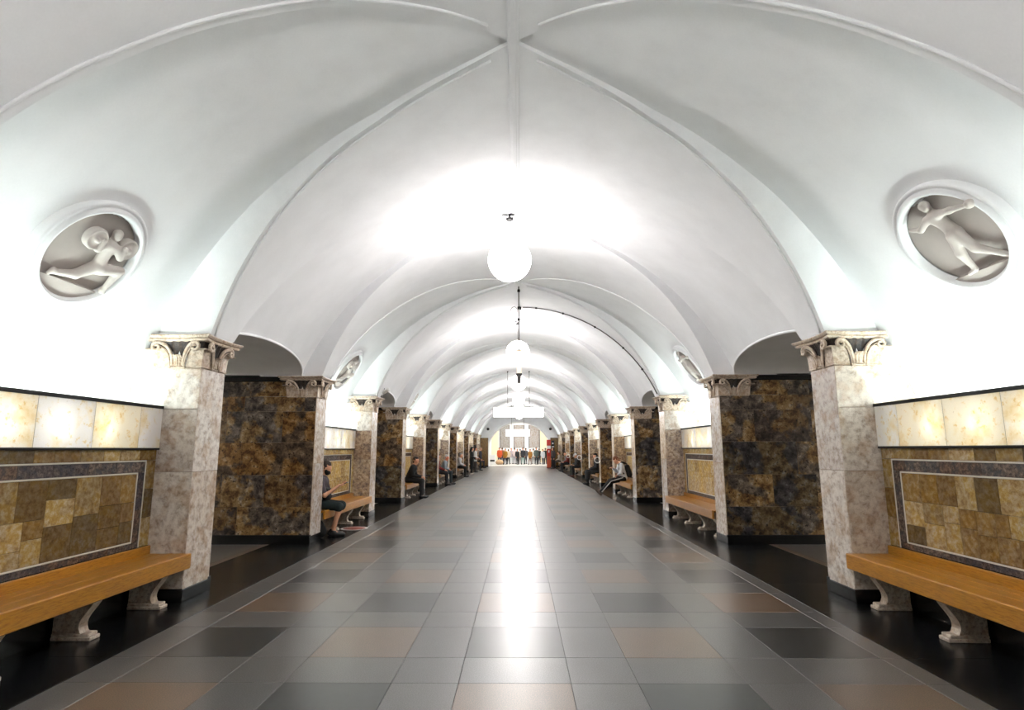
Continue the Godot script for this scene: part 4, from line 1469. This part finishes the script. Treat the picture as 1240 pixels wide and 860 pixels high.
func tris_of(key: String) -> PackedVector3Array:
	if not cache.has(key):
		var t := PackedVector3Array()
		if key == "head":
			blob_tris(t, head_bones(), 0.018, 0.0075)
		elif key == "hand":
			blob_tris(t, hand_bones(), 0.006, 0.0045)
		elif key == "hair":
			blob_tris(t, [[v3(0, 0.062, -0.035), v3(0, 0.072, -0.012), 0.092, 0.080], [v3(0, 0.0, -0.055), v3(0, -0.03, -0.055), 0.066, 0.055], [v3(-0.07, 0.03, -0.02), v3(-0.075, -0.005, -0.02), 0.03, 0.02], [v3(0.07, 0.03, -0.02), v3(0.075, -0.005, -0.02), 0.03, 0.02]], 0.02, 0.012)
		elif key == "eyes":
			blob_tris(t, [[v3(-0.038, 0.010, 0.085), v3(-0.026, 0.010, 0.087), 0.009, 0.009], [v3(0.026, 0.010, 0.087), v3(0.038, 0.010, 0.085), 0.009, 0.009], [v3(-0.046, 0.032, 0.084), v3(-0.022, 0.035, 0.092), 0.006, 0.006], [v3(0.022, 0.035, 0.092), v3(0.046, 0.032, 0.084), 0.006, 0.006]], 0.004, 0.005)
		elif key == "long_hair":
			blob_tris(t, [[v3(0, 0.062, -0.032), v3(0, 0.070, -0.008), 0.095, 0.083], [v3(0, 0.0, -0.06), v3(0, -0.20, -0.085), 0.085, 0.055], [v3(-0.075, 0.02, -0.02), v3(-0.08, -0.16, -0.02), 0.035, 0.025], [v3(0.075, 0.02, -0.02), v3(0.08, -0.16, -0.02), 0.035, 0.025]], 0.02, 0.012)
		elif key == "cap":
			blob_tris(t, [[v3(0, 0.065, -0.025), v3(0, 0.06, 0.01), 0.096, 0.09], [v3(-0.03, 0.055, 0.09), v3(0.03, 0.055, 0.09), 0.03, 0.03], [v3(0, 0.04, 0.10), v3(0, 0.036, 0.145), 0.045, 0.02]], 0.02, 0.012)
		elif key == "mask":
			blob_tris(t, [[v3(-0.03, -0.05, 0.065), v3(0.03, -0.05, 0.065), 0.05, 0.05], [v3(0, -0.025, 0.09), v3(0, -0.04, 0.10), 0.026, 0.026], [v3(-0.07, -0.03, 0.02), v3(-0.04, -0.05, 0.05), 0.025, 0.04], [v3(0.07, -0.03, 0.02), v3(0.04, -0.05, 0.05), 0.025, 0.04]], 0.02, 0.01)
		cache[key] = t
	return cache[key]

func put(out: PackedVector3Array, key: String, tr: Transform3D) -> void:
	for v in tris_of(key):
		out.append(tr * v)

func aim(dir: Vector3, down: Vector3) -> Basis:
	var z := dir.normalized()
	var x := (-down).cross(z).normalized()
	return Basis(x, z.cross(x), z)

# joints of a sitting body; forward is +z, the seat under the origin; o changes single joints
func sitting(lean := 0.12, o := {}) -> Dictionary:
	var j := {}
	j.pelvis = v3(0, 0.60, 0)
	var up := v3(0, cos(lean), sin(lean))
	j.chest = j.pelvis + up * 0.40
	j.neck = j.chest + v3(0, cos(lean * 0.8), sin(lean * 0.8)) * 0.13
	j.head = j.neck + v3(0, 0.125, 0.035)
	j.look = v3(0, -0.1, 1)
	for s in [-1, 1]:
		var n := "l" if s < 0 else "r"
		j["hip_" + n] = v3(s * 0.09, 0.59, 0.02)
		j["knee_" + n] = v3(s * 0.11, 0.55, 0.45)
		j["ankle_" + n] = v3(s * 0.11, 0.09, 0.47)
		j["toe_" + n] = v3(s * 0.13, 0.035, 0.62)
		j["shoulder_" + n] = j.chest + v3(s * 0.185, 0.055, 0)
		j["elbow_" + n] = j.chest + v3(s * 0.24, -0.22, 0.05)
		j["wrist_" + n] = v3(s * 0.10, 0.68, 0.36)
	for key in o:
		j[key] = o[key]
	return j

func standing(o := {}) -> Dictionary:
	var j := {}
	j.pelvis = v3(0, 0.95, 0)
	j.chest = v3(0, 1.34, 0.0)
	j.neck = v3(0, 1.47, 0.0)
	j.head = v3(0, 1.605, 0.03)
	j.look = v3(0, -0.05, 1)
	for s in [-1, 1]:
		var n := "l" if s < 0 else "r"
		j["hip_" + n] = v3(s * 0.09, 0.92, 0)
		j["knee_" + n] = v3(s * 0.10, 0.50, 0.02)
		j["ankle_" + n] = v3(s * 0.11, 0.085, -0.01)
		j["toe_" + n] = v3(s * 0.13, 0.035, 0.14)
		j["shoulder_" + n] = v3(s * 0.185, 1.395, 0)
		j["elbow_" + n] = v3(s * 0.23, 1.11, -0.02)
		j["wrist_" + n] = v3(s * 0.21, 0.86, 0.06)
	for key in o:
		j[key] = o[key]
	return j

func torso_bones(j: Dictionary, g: float) -> Array:
	var b := []
	var mid: Vector3 = j.pelvis.lerp(j.chest, 0.45)
	for s in [-1.0, 1.0]:
		b.append([j.pelvis + v3(s * 0.065, 0, 0), mid + v3(s * 0.055, 0, 0), 0.105 + g, 0.098 + g])
		b.append([mid + v3(s * 0.055, 0, 0), j.chest + v3(s * 0.075, 0, 0), 0.098 + g, 0.105 + g])
	b.append([j.shoulder_l.lerp(j.shoulder_r, 0.12), j.shoulder_l.lerp(j.shoulder_r, 0.88), 0.062 + g, 0.062 + g])
	return b

func arm_bones(j: Dictionary, g: float, sleeve: float) -> Array:
	var b := []
	for n in ["l", "r"]:
		var a: Vector3 = j["shoulder_" + n]
		var e: Vector3 = j["elbow_" + n]
		var w: Vector3 = j["wrist_" + n]
		b.append([a, a.lerp(e, minf(sleeve, 1.0)), 0.052 + g, lerpf(0.052, 0.041, minf(sleeve, 1.0)) + g])
		if sleeve > 1.0:
			b.append([e, e.lerp(w, sleeve - 1.0), 0.041 + g, lerpf(0.041, 0.028, sleeve - 1.0) + g])
	return b

func leg_bones(j: Dictionary, g: float, down: float) -> Array:
	var b := []
	for n in ["l", "r"]:
		var a: Vector3 = j["hip_" + n]
		var k: Vector3 = j["knee_" + n]
		var e: Vector3 = j["ankle_" + n]
		b.append([a, a.lerp(k, minf(down, 1.0)), 0.088 + g, lerpf(0.088, 0.06, minf(down, 1.0)) + g])
		if down > 1.0:
			b.append([k, k.lerp(e, down - 1.0), 0.06 + g, lerpf(0.06, 0.04, down - 1.0) + g])
	return b

# c: colours and clothing; keys top, bottom, shoe, hair, skin; sleeve 0.45 short .. 1.95 long; leg 1.0 shorts .. 1.95 trousers; style of hair
func person(label: String, j: Dictionary, at: Vector3, turn: float, c: Dictionary, cell: float, group := "") -> Node3D:
	var p := thing("person", label, "person", at, turn, group)
	var skin: Color = c.get("skin", Color(0.80, 0.58, 0.46))
	var t := PackedVector3Array()
	var b := torso_bones(j, -0.012)
	b.append_array(arm_bones(j, -0.004, 2.0))
	b.append_array(leg_bones(j, -0.006, 2.0))
	b.append([j.chest, j.neck, 0.07, 0.056])
	b.append([j.neck, j.head + v3(0, -0.03, -0.01), 0.055, 0.052])
	for n in ["l", "r"]:
		b.append([j["ankle_" + n], j["ankle_" + n].lerp(j["toe_" + n], 0.8), 0.034, 0.016])
	blob_tris(t, b, 0.03, cell)
	var look := aim(j.look, Vector3.DOWN)
	var ht := Transform3D(look, j.head)
	put(t, "head", ht)
	for n in ["l", "r"]:
		var dir: Vector3 = j.get("hand_dir_" + n, j["wrist_" + n] - j["elbow_" + n])
		var palm: Vector3 = j.get("palm_" + n, Vector3.DOWN if absf(dir.normalized().y) < 0.8 else Vector3(1 if n == "l" else -1, 0, 0))
		var hb := aim(dir, palm)
		if n == "r":
			hb = Basis(-hb.x, hb.y, hb.z)
		var hand := PackedVector3Array()
		put(hand, "hand", Transform3D(hb, j["wrist_" + n] - dir.normalized() * 0.01))
		if n == "r":
			for i in range(0, hand.size(), 3):
				var q := hand[i]
				hand[i] = hand[i + 1]
				hand[i + 1] = q
		t.append_array(hand)
	part(p, "body", commit(t), mat(null, skin, 0.55))
	var tb := torso_bones(j, 0.014)
	tb.append_array(arm_bones(j, 0.014, c.get("sleeve", 1.93)))
	tb.append([j.chest + v3(0, 0.04, 0), j.chest.lerp(j.neck, 0.75), 0.088, 0.07])
	if c.has("skirt"):
		var len: float = c.skirt
		for n in ["l", "r"]:
			tb.append([j.pelvis, j["hip_" + n].lerp(j["knee_" + n], minf(1.0, len)), 0.14, 0.115])
			if len > 1.0:
				tb.append([j["knee_" + n], j["knee_" + n].lerp(j["ankle_" + n], len - 1.0), 0.115, 0.11])
	part(p, c.get("top_name", "shirt"), blob(tb, 0.03, cell), cloth(c.top))
	var lb := leg_bones(j, 0.016, c.get("leg", 1.93))
	lb.append([j.pelvis + v3(-0.05, 0, 0), j.pelvis + v3(0.05, 0, 0), 0.122, 0.122])
	part(p, "trousers" if c.get("leg", 1.93) > 1.3 else "shorts", blob(lb, 0.03, cell), cloth(c.bottom))
	for n in ["l", "r"]:
		var a: Vector3 = j["ankle_" + n]
		var e: Vector3 = j["toe_" + n]
		var heel := a + (a - e) * 0.25
		heel.y = minf(heel.y, 0.045)
		heel.y = a.y - 0.045 if a.y > 0.2 else heel.y
		part(p, "shoe", blob([[heel, e, 0.046, 0.040], [a + v3(0, -0.01, 0), heel.lerp(e, 0.3), 0.056, 0.05], [heel.lerp(e, 0.6), e + (e - heel) * 0.1, 0.042, 0.033]], 0.02, 0.014), cloth(c.get("shoe", Color(0.05, 0.05, 0.05)), 0.5))
	var style: String = c.get("style", "hair")
	var hm := PackedVector3Array()
	put(hm, style, ht)
	part(p, "cap" if style == "cap" else "hair", commit(hm), cloth(c.get("hair", Color(0.12, 0.09, 0.07))))
	var em := PackedVector3Array()
	put(em, "eyes", ht)
	part(p, "eyes", commit(em), cloth(Color(0.06, 0.045, 0.04), 0.3))
	if c.has("mask"):
		var mm := PackedVector3Array()
		put(mm, "mask", ht)
		part(p, "face_mask", commit(mm), cloth(c.mask))
	return p

func build_people() -> void:
	var black := Color(0.045, 0.047, 0.05)
	var right := PI / 2       # facing from the left wall into the hall
	var left := -PI / 2
	# person in shorts with a phone, on the left
	var j := sitting(0.22, {"look": v3(0.25, -0.55, 1), "knee_l": v3(-0.15, 0.55, 0.45), "knee_r": v3(0.13, 0.55, 0.45), "ankle_l": v3(-0.10, 0.09, 0.36), "toe_l": v3(-0.04, 0.035, 0.52), "ankle_r": v3(0.07, 0.09, 0.30), "toe_r": v3(0.10, 0.035, 0.46),
		"wrist_l": v3(-0.12, 0.93, 0.42), "wrist_r": v3(0.09, 0.93, 0.40), "elbow_l": v3(-0.25, 0.76, 0.20), "elbow_r": v3(0.25, 0.76, 0.18), "hand_dir_l": v3(0.45, 0.05, 0.4), "hand_dir_r": v3(-0.35, 0.05, 0.5), "palm_l": v3(0.2, 1, 0.0), "palm_r": v3(0.0, 1, 0.0)})
	var at := Vector3(-3.80, 0, -11.12)
	person("seated person in a grey top and dark shorts looking at a phone", j, at, right + 0.12, {"top": Color(0.30, 0.27, 0.29), "bottom": Color(0.085, 0.14, 0.145), "leg": 1.06, "sleeve": 0.75, "mask": black, "hair": Color(0.20, 0.16, 0.14), "skin": Color(0.80, 0.59, 0.46)}, 0.016)
	var tr := Transform3D(Basis(Vector3.UP, right + 0.12), at)
	var ph := thing("phone", "flat phone held up by the seated person in shorts", "phone", tr * v3(-0.01, 0.968, 0.53), right + 0.12)
	part(ph, "case", box(0.16, 0.012, 0.09, 0.005), cloth(Color(0.10, 0.09, 0.10), 0.3), Vector3.ZERO, Basis(Vector3.RIGHT, -0.35))
	part(ph, "glass", box(0.15, 0.003, 0.08, 0.001), cloth(Color(0.55, 0.42, 0.46), 0.1), Vector3(0, 0.0075, -0.002), Basis(Vector3.RIGHT, -0.35))
	var bag := thing("shoulder_bag", "small black shoulder bag on the lap of the person in shorts", "bag", tr * v3(-0.02, 0.662, 0.20), right + 0.12)
	part(bag, "pouch", blob([[v3(-0.09, 0.06, 0), v3(0.09, 0.06, 0), 0.07, 0.07], [v3(-0.09, 0.17, -0.02), v3(0.09, 0.17, -0.02), 0.055, 0.055]], 0.05, 0.016), cloth(Color(0.035, 0.037, 0.04)))
	part(bag, "strap", tube([v3(-0.10, 0.2, -0.03), v3(-0.13, 0.32, -0.05), v3(-0.12, 0.42, -0.05)], 0.012), cloth(Color(0.6, 0.58, 0.56)))
	part(bag, "flap", box(0.17, 0.10, 0.02, 0.008), cloth(Color(0.07, 0.07, 0.075)), v3(0, 0.16, 0.045))
	var bp := thing("backpack", "dark backpack lying under the bench beside the crossed shoes", "backpack", Vector3(-3.72, 0, -10.86), 0.3)
	part(bp, "sack", blob([[v3(-0.1, 0.12, 0), v3(0.1, 0.12, 0), 0.12, 0.12], [v3(-0.07, 0.24, 0), v3(0.07, 0.24, 0), 0.09, 0.09]], 0.06, 0.02), cloth(Color(0.03, 0.032, 0.036)))
	part(bp, "pocket", blob([[v3(0.1, 0.10, -0.06), v3(0.1, 0.10, 0.06), 0.06, 0.06]], 0.03, 0.018), cloth(Color(0.05, 0.052, 0.056)))
	# man in black
	j = sitting(0.42, {"look": v3(0, -0.25, 1), "wrist_l": v3(-0.09, 0.69, 0.44), "wrist_r": v3(0.09, 0.69, 0.44), "elbow_l": v3(-0.25, 0.74, 0.20), "elbow_r": v3(0.25, 0.74, 0.20)})
	person("seated man in a black suit leaning forward with hands on knees", j, Vector3(-3.70, 0, -19.7), right, {"top": black, "bottom": black, "hair": Color(0.16, 0.14, 0.13), "top_name": "jacket"}, 0.02)
	# grey jacket and the one in red behind
	j = sitting(0.45, {"look": v3(0, -0.35, 1)})
	person("seated person in a pale grey hooded jacket and dark jeans", j, Vector3(-3.60, 0, -27.15), right, {"top": Color(0.52, 0.56, 0.58), "bottom": Color(0.12, 0.16, 0.17), "hair": Color(0.66, 0.66, 0.66), "skin": Color(0.78, 0.45, 0.33), "top_name": "jacket"}, 0.024)
	person("seated person in dark red, mostly hidden behind the grey jacket", sitting(0.05), Vector3(-3.72, 0, -26.55), right, {"top": Color(0.42, 0.07, 0.05), "bottom": Color(0.10, 0.10, 0.11), "style": "long_hair"}, 0.026)
	j = sitting(0.35)
	person("seated person in a white jacket and black trousers", j, Vector3(-3.60, 0, -34.2), right, {"top": Color(0.70, 0.70, 0.70), "bottom": Color(0.04, 0.05, 0.055), "hair": Color(0.55, 0.54, 0.52), "top_name": "jacket"}, 0.026)
	person("seated person in a light coat beside the white jacket", sitting(0.2), Vector3(-3.66, 0, -35.1), right, {"top": Color(0.60, 0.60, 0.61), "bottom": Color(0.07, 0.08, 0.09), "top_name": "coat"}, 0.028)
	# standing group on the left
	j = standing({"wrist_l": v3(-0.12, 1.02, 0.25), "wrist_r": v3(0.12, 1.05, 0.25), "look": v3(0, -0.3, 1)})
	person("standing woman in a long black coat by the left pylons", j, Vector3(-3.05, 0, -37.6), right, {"top": Color(0.035, 0.055, 0.055), "bottom": black, "skirt": 1.25, "top_name": "coat", "shoe": Color(0.75, 0.72, 0.7), "style": "long_hair", "hair": Color(0.03, 0.03, 0.03)}, 0.026)
	var st := standing({"wrist_l": v3(-0.2, 1.0, 0.2), "wrist_r": v3(0.2, 1.0, 0.2)})
	person("standing man in a white shirt and grey trousers by the left pylons", st, Vector3(-3.08, 0, -41.2), right, {"top": Color(0.78, 0.78, 0.77), "bottom": Color(0.22, 0.21, 0.21), "skirt": 0.25}, 0.028)
	person("person in a dark top with a light bag behind the white shirt", standing(), Vector3(-2.95, 0, -44.4), right, {"top": Color(0.24, 0.24, 0.28), "bottom": Color(0.10, 0.13, 0.15), "hair": Color(0.62, 0.52, 0.44)}, 0.03)
	person("seated person farthest along the left wall, in tan clothes", sitting(0.2), Vector3(-3.5, 0, -50.2), right, {"top": Color(0.50, 0.40, 0.30), "bottom": Color(0.2, 0.19, 0.2)}, 0.03)
	# right side: white shirt, striped track trousers, legs stretched out
	j = sitting(0.25, {"look": v3(0.1, -0.85, 0.7), "head": v3(0, 1.20, 0.24), "knee_l": v3(-0.09, 0.50, 0.46), "knee_r": v3(0.09, 0.48, 0.46), "ankle_l": v3(-0.06, 0.10, 0.82), "ankle_r": v3(0.06, 0.11, 0.84), "toe_l": v3(-0.06, 0.17, 0.94), "toe_r": v3(0.07, 0.18, 0.96),
		"elbow_r": v3(0.24, 0.78, 0.13), "elbow_l": v3(-0.24, 0.82, 0.20), "wrist_r": v3(0.14, 0.72, 0.22), "wrist_l": v3(-0.06, 0.93, 0.36)})
	var at8 := Vector3(3.66, 0, -20.55)
	var p8 := person("seated person in a white shirt and striped black trousers, legs stretched out", j, at8, left, {"top": Color(0.80, 0.81, 0.83), "bottom": Color(0.03, 0.032, 0.035), "hair": Color(0.42, 0.24, 0.13), "shoe": Color(0.34, 0.29, 0.26), "sleeve": 1.9}, 0.018)
	for n in ["l", "r"]:
		var sg := -1.0 if n == "l" else 1.0
		var a: Vector3 = j["hip_" + n] + v3(sg * 0.095, 0.03, 0.03)
		var k: Vector3 = j["knee_" + n] + v3(sg * 0.072, 0.02, 0)
		var e: Vector3 = j["ankle_" + n] + v3(sg * 0.054, 0.02, -0.05)
		part(p8, "trouser_stripe", tube([a, a.lerp(k, 0.5), k, k.lerp(e, 0.5), e], 0.017, 6), cloth(Color(0.78, 0.78, 0.78)))
	var tr8 := Transform3D(Basis(Vector3.UP, left), at8)
	var pack := thing("backpack", "black backpack worn by the person in the white shirt", "backpack", tr8 * v3(0, 0.62, -0.19), left)
	part(pack, "sack", blob([[v3(-0.06, 0.10, 0.0), v3(-0.05, 0.36, 0.06), 0.10, 0.085], [v3(0.06, 0.10, 0.0), v3(0.05, 0.36, 0.06), 0.10, 0.085]], 0.05, 0.02), cloth(Color(0.03, 0.03, 0.033)))
	for sx in [-0.13, 0.13]:
		part(pack, "strap", tube([v3(sx, 0.46, 0.09), v3(sx * 1.1, 0.53, 0.22), v3(sx * 1.1, 0.46, 0.37), v3(sx * 1.2, 0.28, 0.36), v3(sx * 1.45, 0.12, 0.2)], 0.022, 6), cloth(Color(0.04, 0.04, 0.044)))
	# woman in a long grey coat with a dark head
	j = sitting(0.1, {"look": v3(0.6, -0.2, 1)})
	person("seated woman with black hair in a long dark grey coat", j, Vector3(3.60, 0, -27.0), left, {"top": Color(0.13, 0.135, 0.145), "bottom": black, "skirt": 1.6, "style": "long_hair", "hair": Color(0.015, 0.015, 0.017), "top_name": "coat"}, 0.024)
	j = sitting(0.5, {"look": v3(0, -0.5, 1)})
	person("seated person with a pale cap leaning forward, fourth pylon on the right", j, Vector3(3.62, 0, -34.6), left, {"top": Color(0.20, 0.21, 0.22), "bottom": Color(0.08, 0.085, 0.10), "style": "cap", "hair": Color(0.78, 0.77, 0.75), "shoe": Color(0.28, 0.12, 0.08), "top_name": "jacket"}, 0.026)
	person("seated person in olive trousers beside the pale cap", sitting(0.3), Vector3(3.6, 0, -35.6), left, {"top": Color(0.26, 0.27, 0.24), "bottom": Color(0.22, 0.23, 0.19)}, 0.028)
	person("seated person with fair hair in a red top on the right", sitting(0.2), Vector3(3.55, 0, -42.0), left, {"top": Color(0.45, 0.14, 0.10), "bottom": Color(0.07, 0.08, 0.09), "style": "long_hair", "hair": Color(0.80, 0.74, 0.64)}, 0.03)
	person("seated person in grey next to the red top", sitting(0.25), Vector3(3.55, 0, -43.2), left, {"top": Color(0.42, 0.42, 0.43), "bottom": Color(0.15, 0.16, 0.17)}, 0.03)
	person("seated person in pale clothes near the notice stand", sitting(0.25), Vector3(3.5, 0, -49.9), left, {"top": Color(0.74, 0.70, 0.64), "bottom": Color(0.35, 0.33, 0.32)}, 0.03)
	person("standing person in dark clothes with a pale scarf by the red column", standing(), Vector3(2.80, 0, -48.3), left + 0.6, {"top": Color(0.24, 0.22, 0.22), "bottom": Color(0.10, 0.11, 0.13), "style": "long_hair"}, 0.03)
	# crowd in the bright hall beyond the arch
	var crowd := [
		[605.0, 61.0, "orange jacket at the left of the crowd", Color(0.78, 0.32, 0.16), Color(0.25, 0.28, 0.30)], [608.3, 61.8, "brown coat beside the orange jacket", Color(0.50, 0.30, 0.18), Color(0.30, 0.30, 0.32)],
		[612.0, 61.0, "mustard jacket and dark trousers", Color(0.60, 0.44, 0.14), Color(0.10, 0.09, 0.13)], [615.5, 61.7, "cream coat carrying a dark bag", Color(0.80, 0.74, 0.64), Color(0.12, 0.13, 0.14)],
		[619.2, 63.3, "pale grey top and white trousers", Color(0.68, 0.64, 0.66), Color(0.76, 0.79, 0.80)], [623.0, 63.0, "pink cap and white clothes", Color(0.80, 0.74, 0.74), Color(0.62, 0.62, 0.65)],
		[626.3, 61.0, "dark grey top in the middle of the crowd", Color(0.13, 0.14, 0.15), Color(0.20, 0.21, 0.22)], [629.6, 63.4, "cream top behind the dark grey one", Color(0.74, 0.70, 0.64), Color(0.45, 0.42, 0.40)],
		[633.0, 61.2, "charcoal top and sea-green trousers", Color(0.17, 0.17, 0.19), Color(0.48, 0.58, 0.56)], [636.4, 62.6, "grey top behind the sea-green trousers", Color(0.34, 0.34, 0.36), Color(0.28, 0.28, 0.30)],
		[641.6, 61.0, "ochre coat and brown trousers", Color(0.56, 0.38, 0.14), Color(0.36, 0.22, 0.12)], [645.4, 62.8, "white top next to the ochre coat", Color(0.78, 0.78, 0.74), Color(0.5, 0.5, 0.5)],
		[648.9, 61.0, "grey-green jacket and dark trousers", Color(0.27, 0.31, 0.30), Color(0.13, 0.15, 0.17)], [652.3, 62.4, "black jacket behind the grey-green one", Color(0.10, 0.11, 0.11), Color(0.15, 0.15, 0.16)],
		[656.6, 61.4, "white coat at the right of the crowd", Color(0.76, 0.78, 0.80), Color(0.36, 0.36, 0.37)], [659.8, 62.8, "dark green top at the right edge of the arch", Color(0.12, 0.17, 0.14), Color(0.22, 0.22, 0.22)]]
	var proto := []
	for i in crowd.size():
		var q: Array = crowd[i]
		var x: float = (q[0] - 628.7) / 697.6 * q[1]
		var label: String = "standing person in the far crowd, " + q[2]
		var turn := PI * (i % 2) + 0.5 * sin(i * 2.3)
		if i < 2:
			var w := standing({"knee_l": v3(-0.1, 0.5, 0.08), "ankle_l": v3(-0.11, 0.085, 0.12), "toe_l": v3(-0.13, 0.035, 0.27)}) if i == 0 else standing({"wrist_r": v3(0.15, 1.0, 0.22)})
			var o := person(label, w, Vector3(x, 0.02, -q[1]), turn, {"top": q[3], "bottom": q[4], "skirt": 0.35 if i == 0 else 0.15, "hair": [Color(0.20, 0.15, 0.12), Color(0.34, 0.28, 0.24)][i]}, 0.032, "crowd beyond the arch")
			proto.append(o)
		else:
			var o: Node3D = proto[i % 2].duplicate()
			o.name = numbered("person")
			add_child(o)
			o.position = Vector3(x, 0.02, -q[1])
			o.rotation.y = turn
			o.scale = Vector3.ONE * (0.95 + 0.05 * sin(i * 1.7))
			tag(o, label, "person", "crowd beyond the arch")
			for ch in o.get_children():
				if ch.name.begins_with("shirt"):
					ch.material_override = cloth(q[3])
				elif ch.name.begins_with("trousers"):
					ch.material_override = cloth(q[4])
	var cart := thing("bag", "beige round-topped bag on the floor before the orange jacket", "bag", Vector3(-2.05, 0.02, -60.3))
	part(cart, "sack", blob([[v3(-0.18, 0.24, 0), v3(0.18, 0.24, 0), 0.22, 0.22], [v3(-0.1, 0.40, 0), v3(0.1, 0.40, 0), 0.12, 0.12]], 0.06, 0.03), cloth(Color(0.74, 0.62, 0.48)))
	part(cart, "handle", tube([v3(-0.12, 0.48, 0), v3(-0.08, 0.62, 0), v3(0.08, 0.62, 0), v3(0.12, 0.48, 0)], 0.016), cloth(Color(0.3, 0.25, 0.2)))
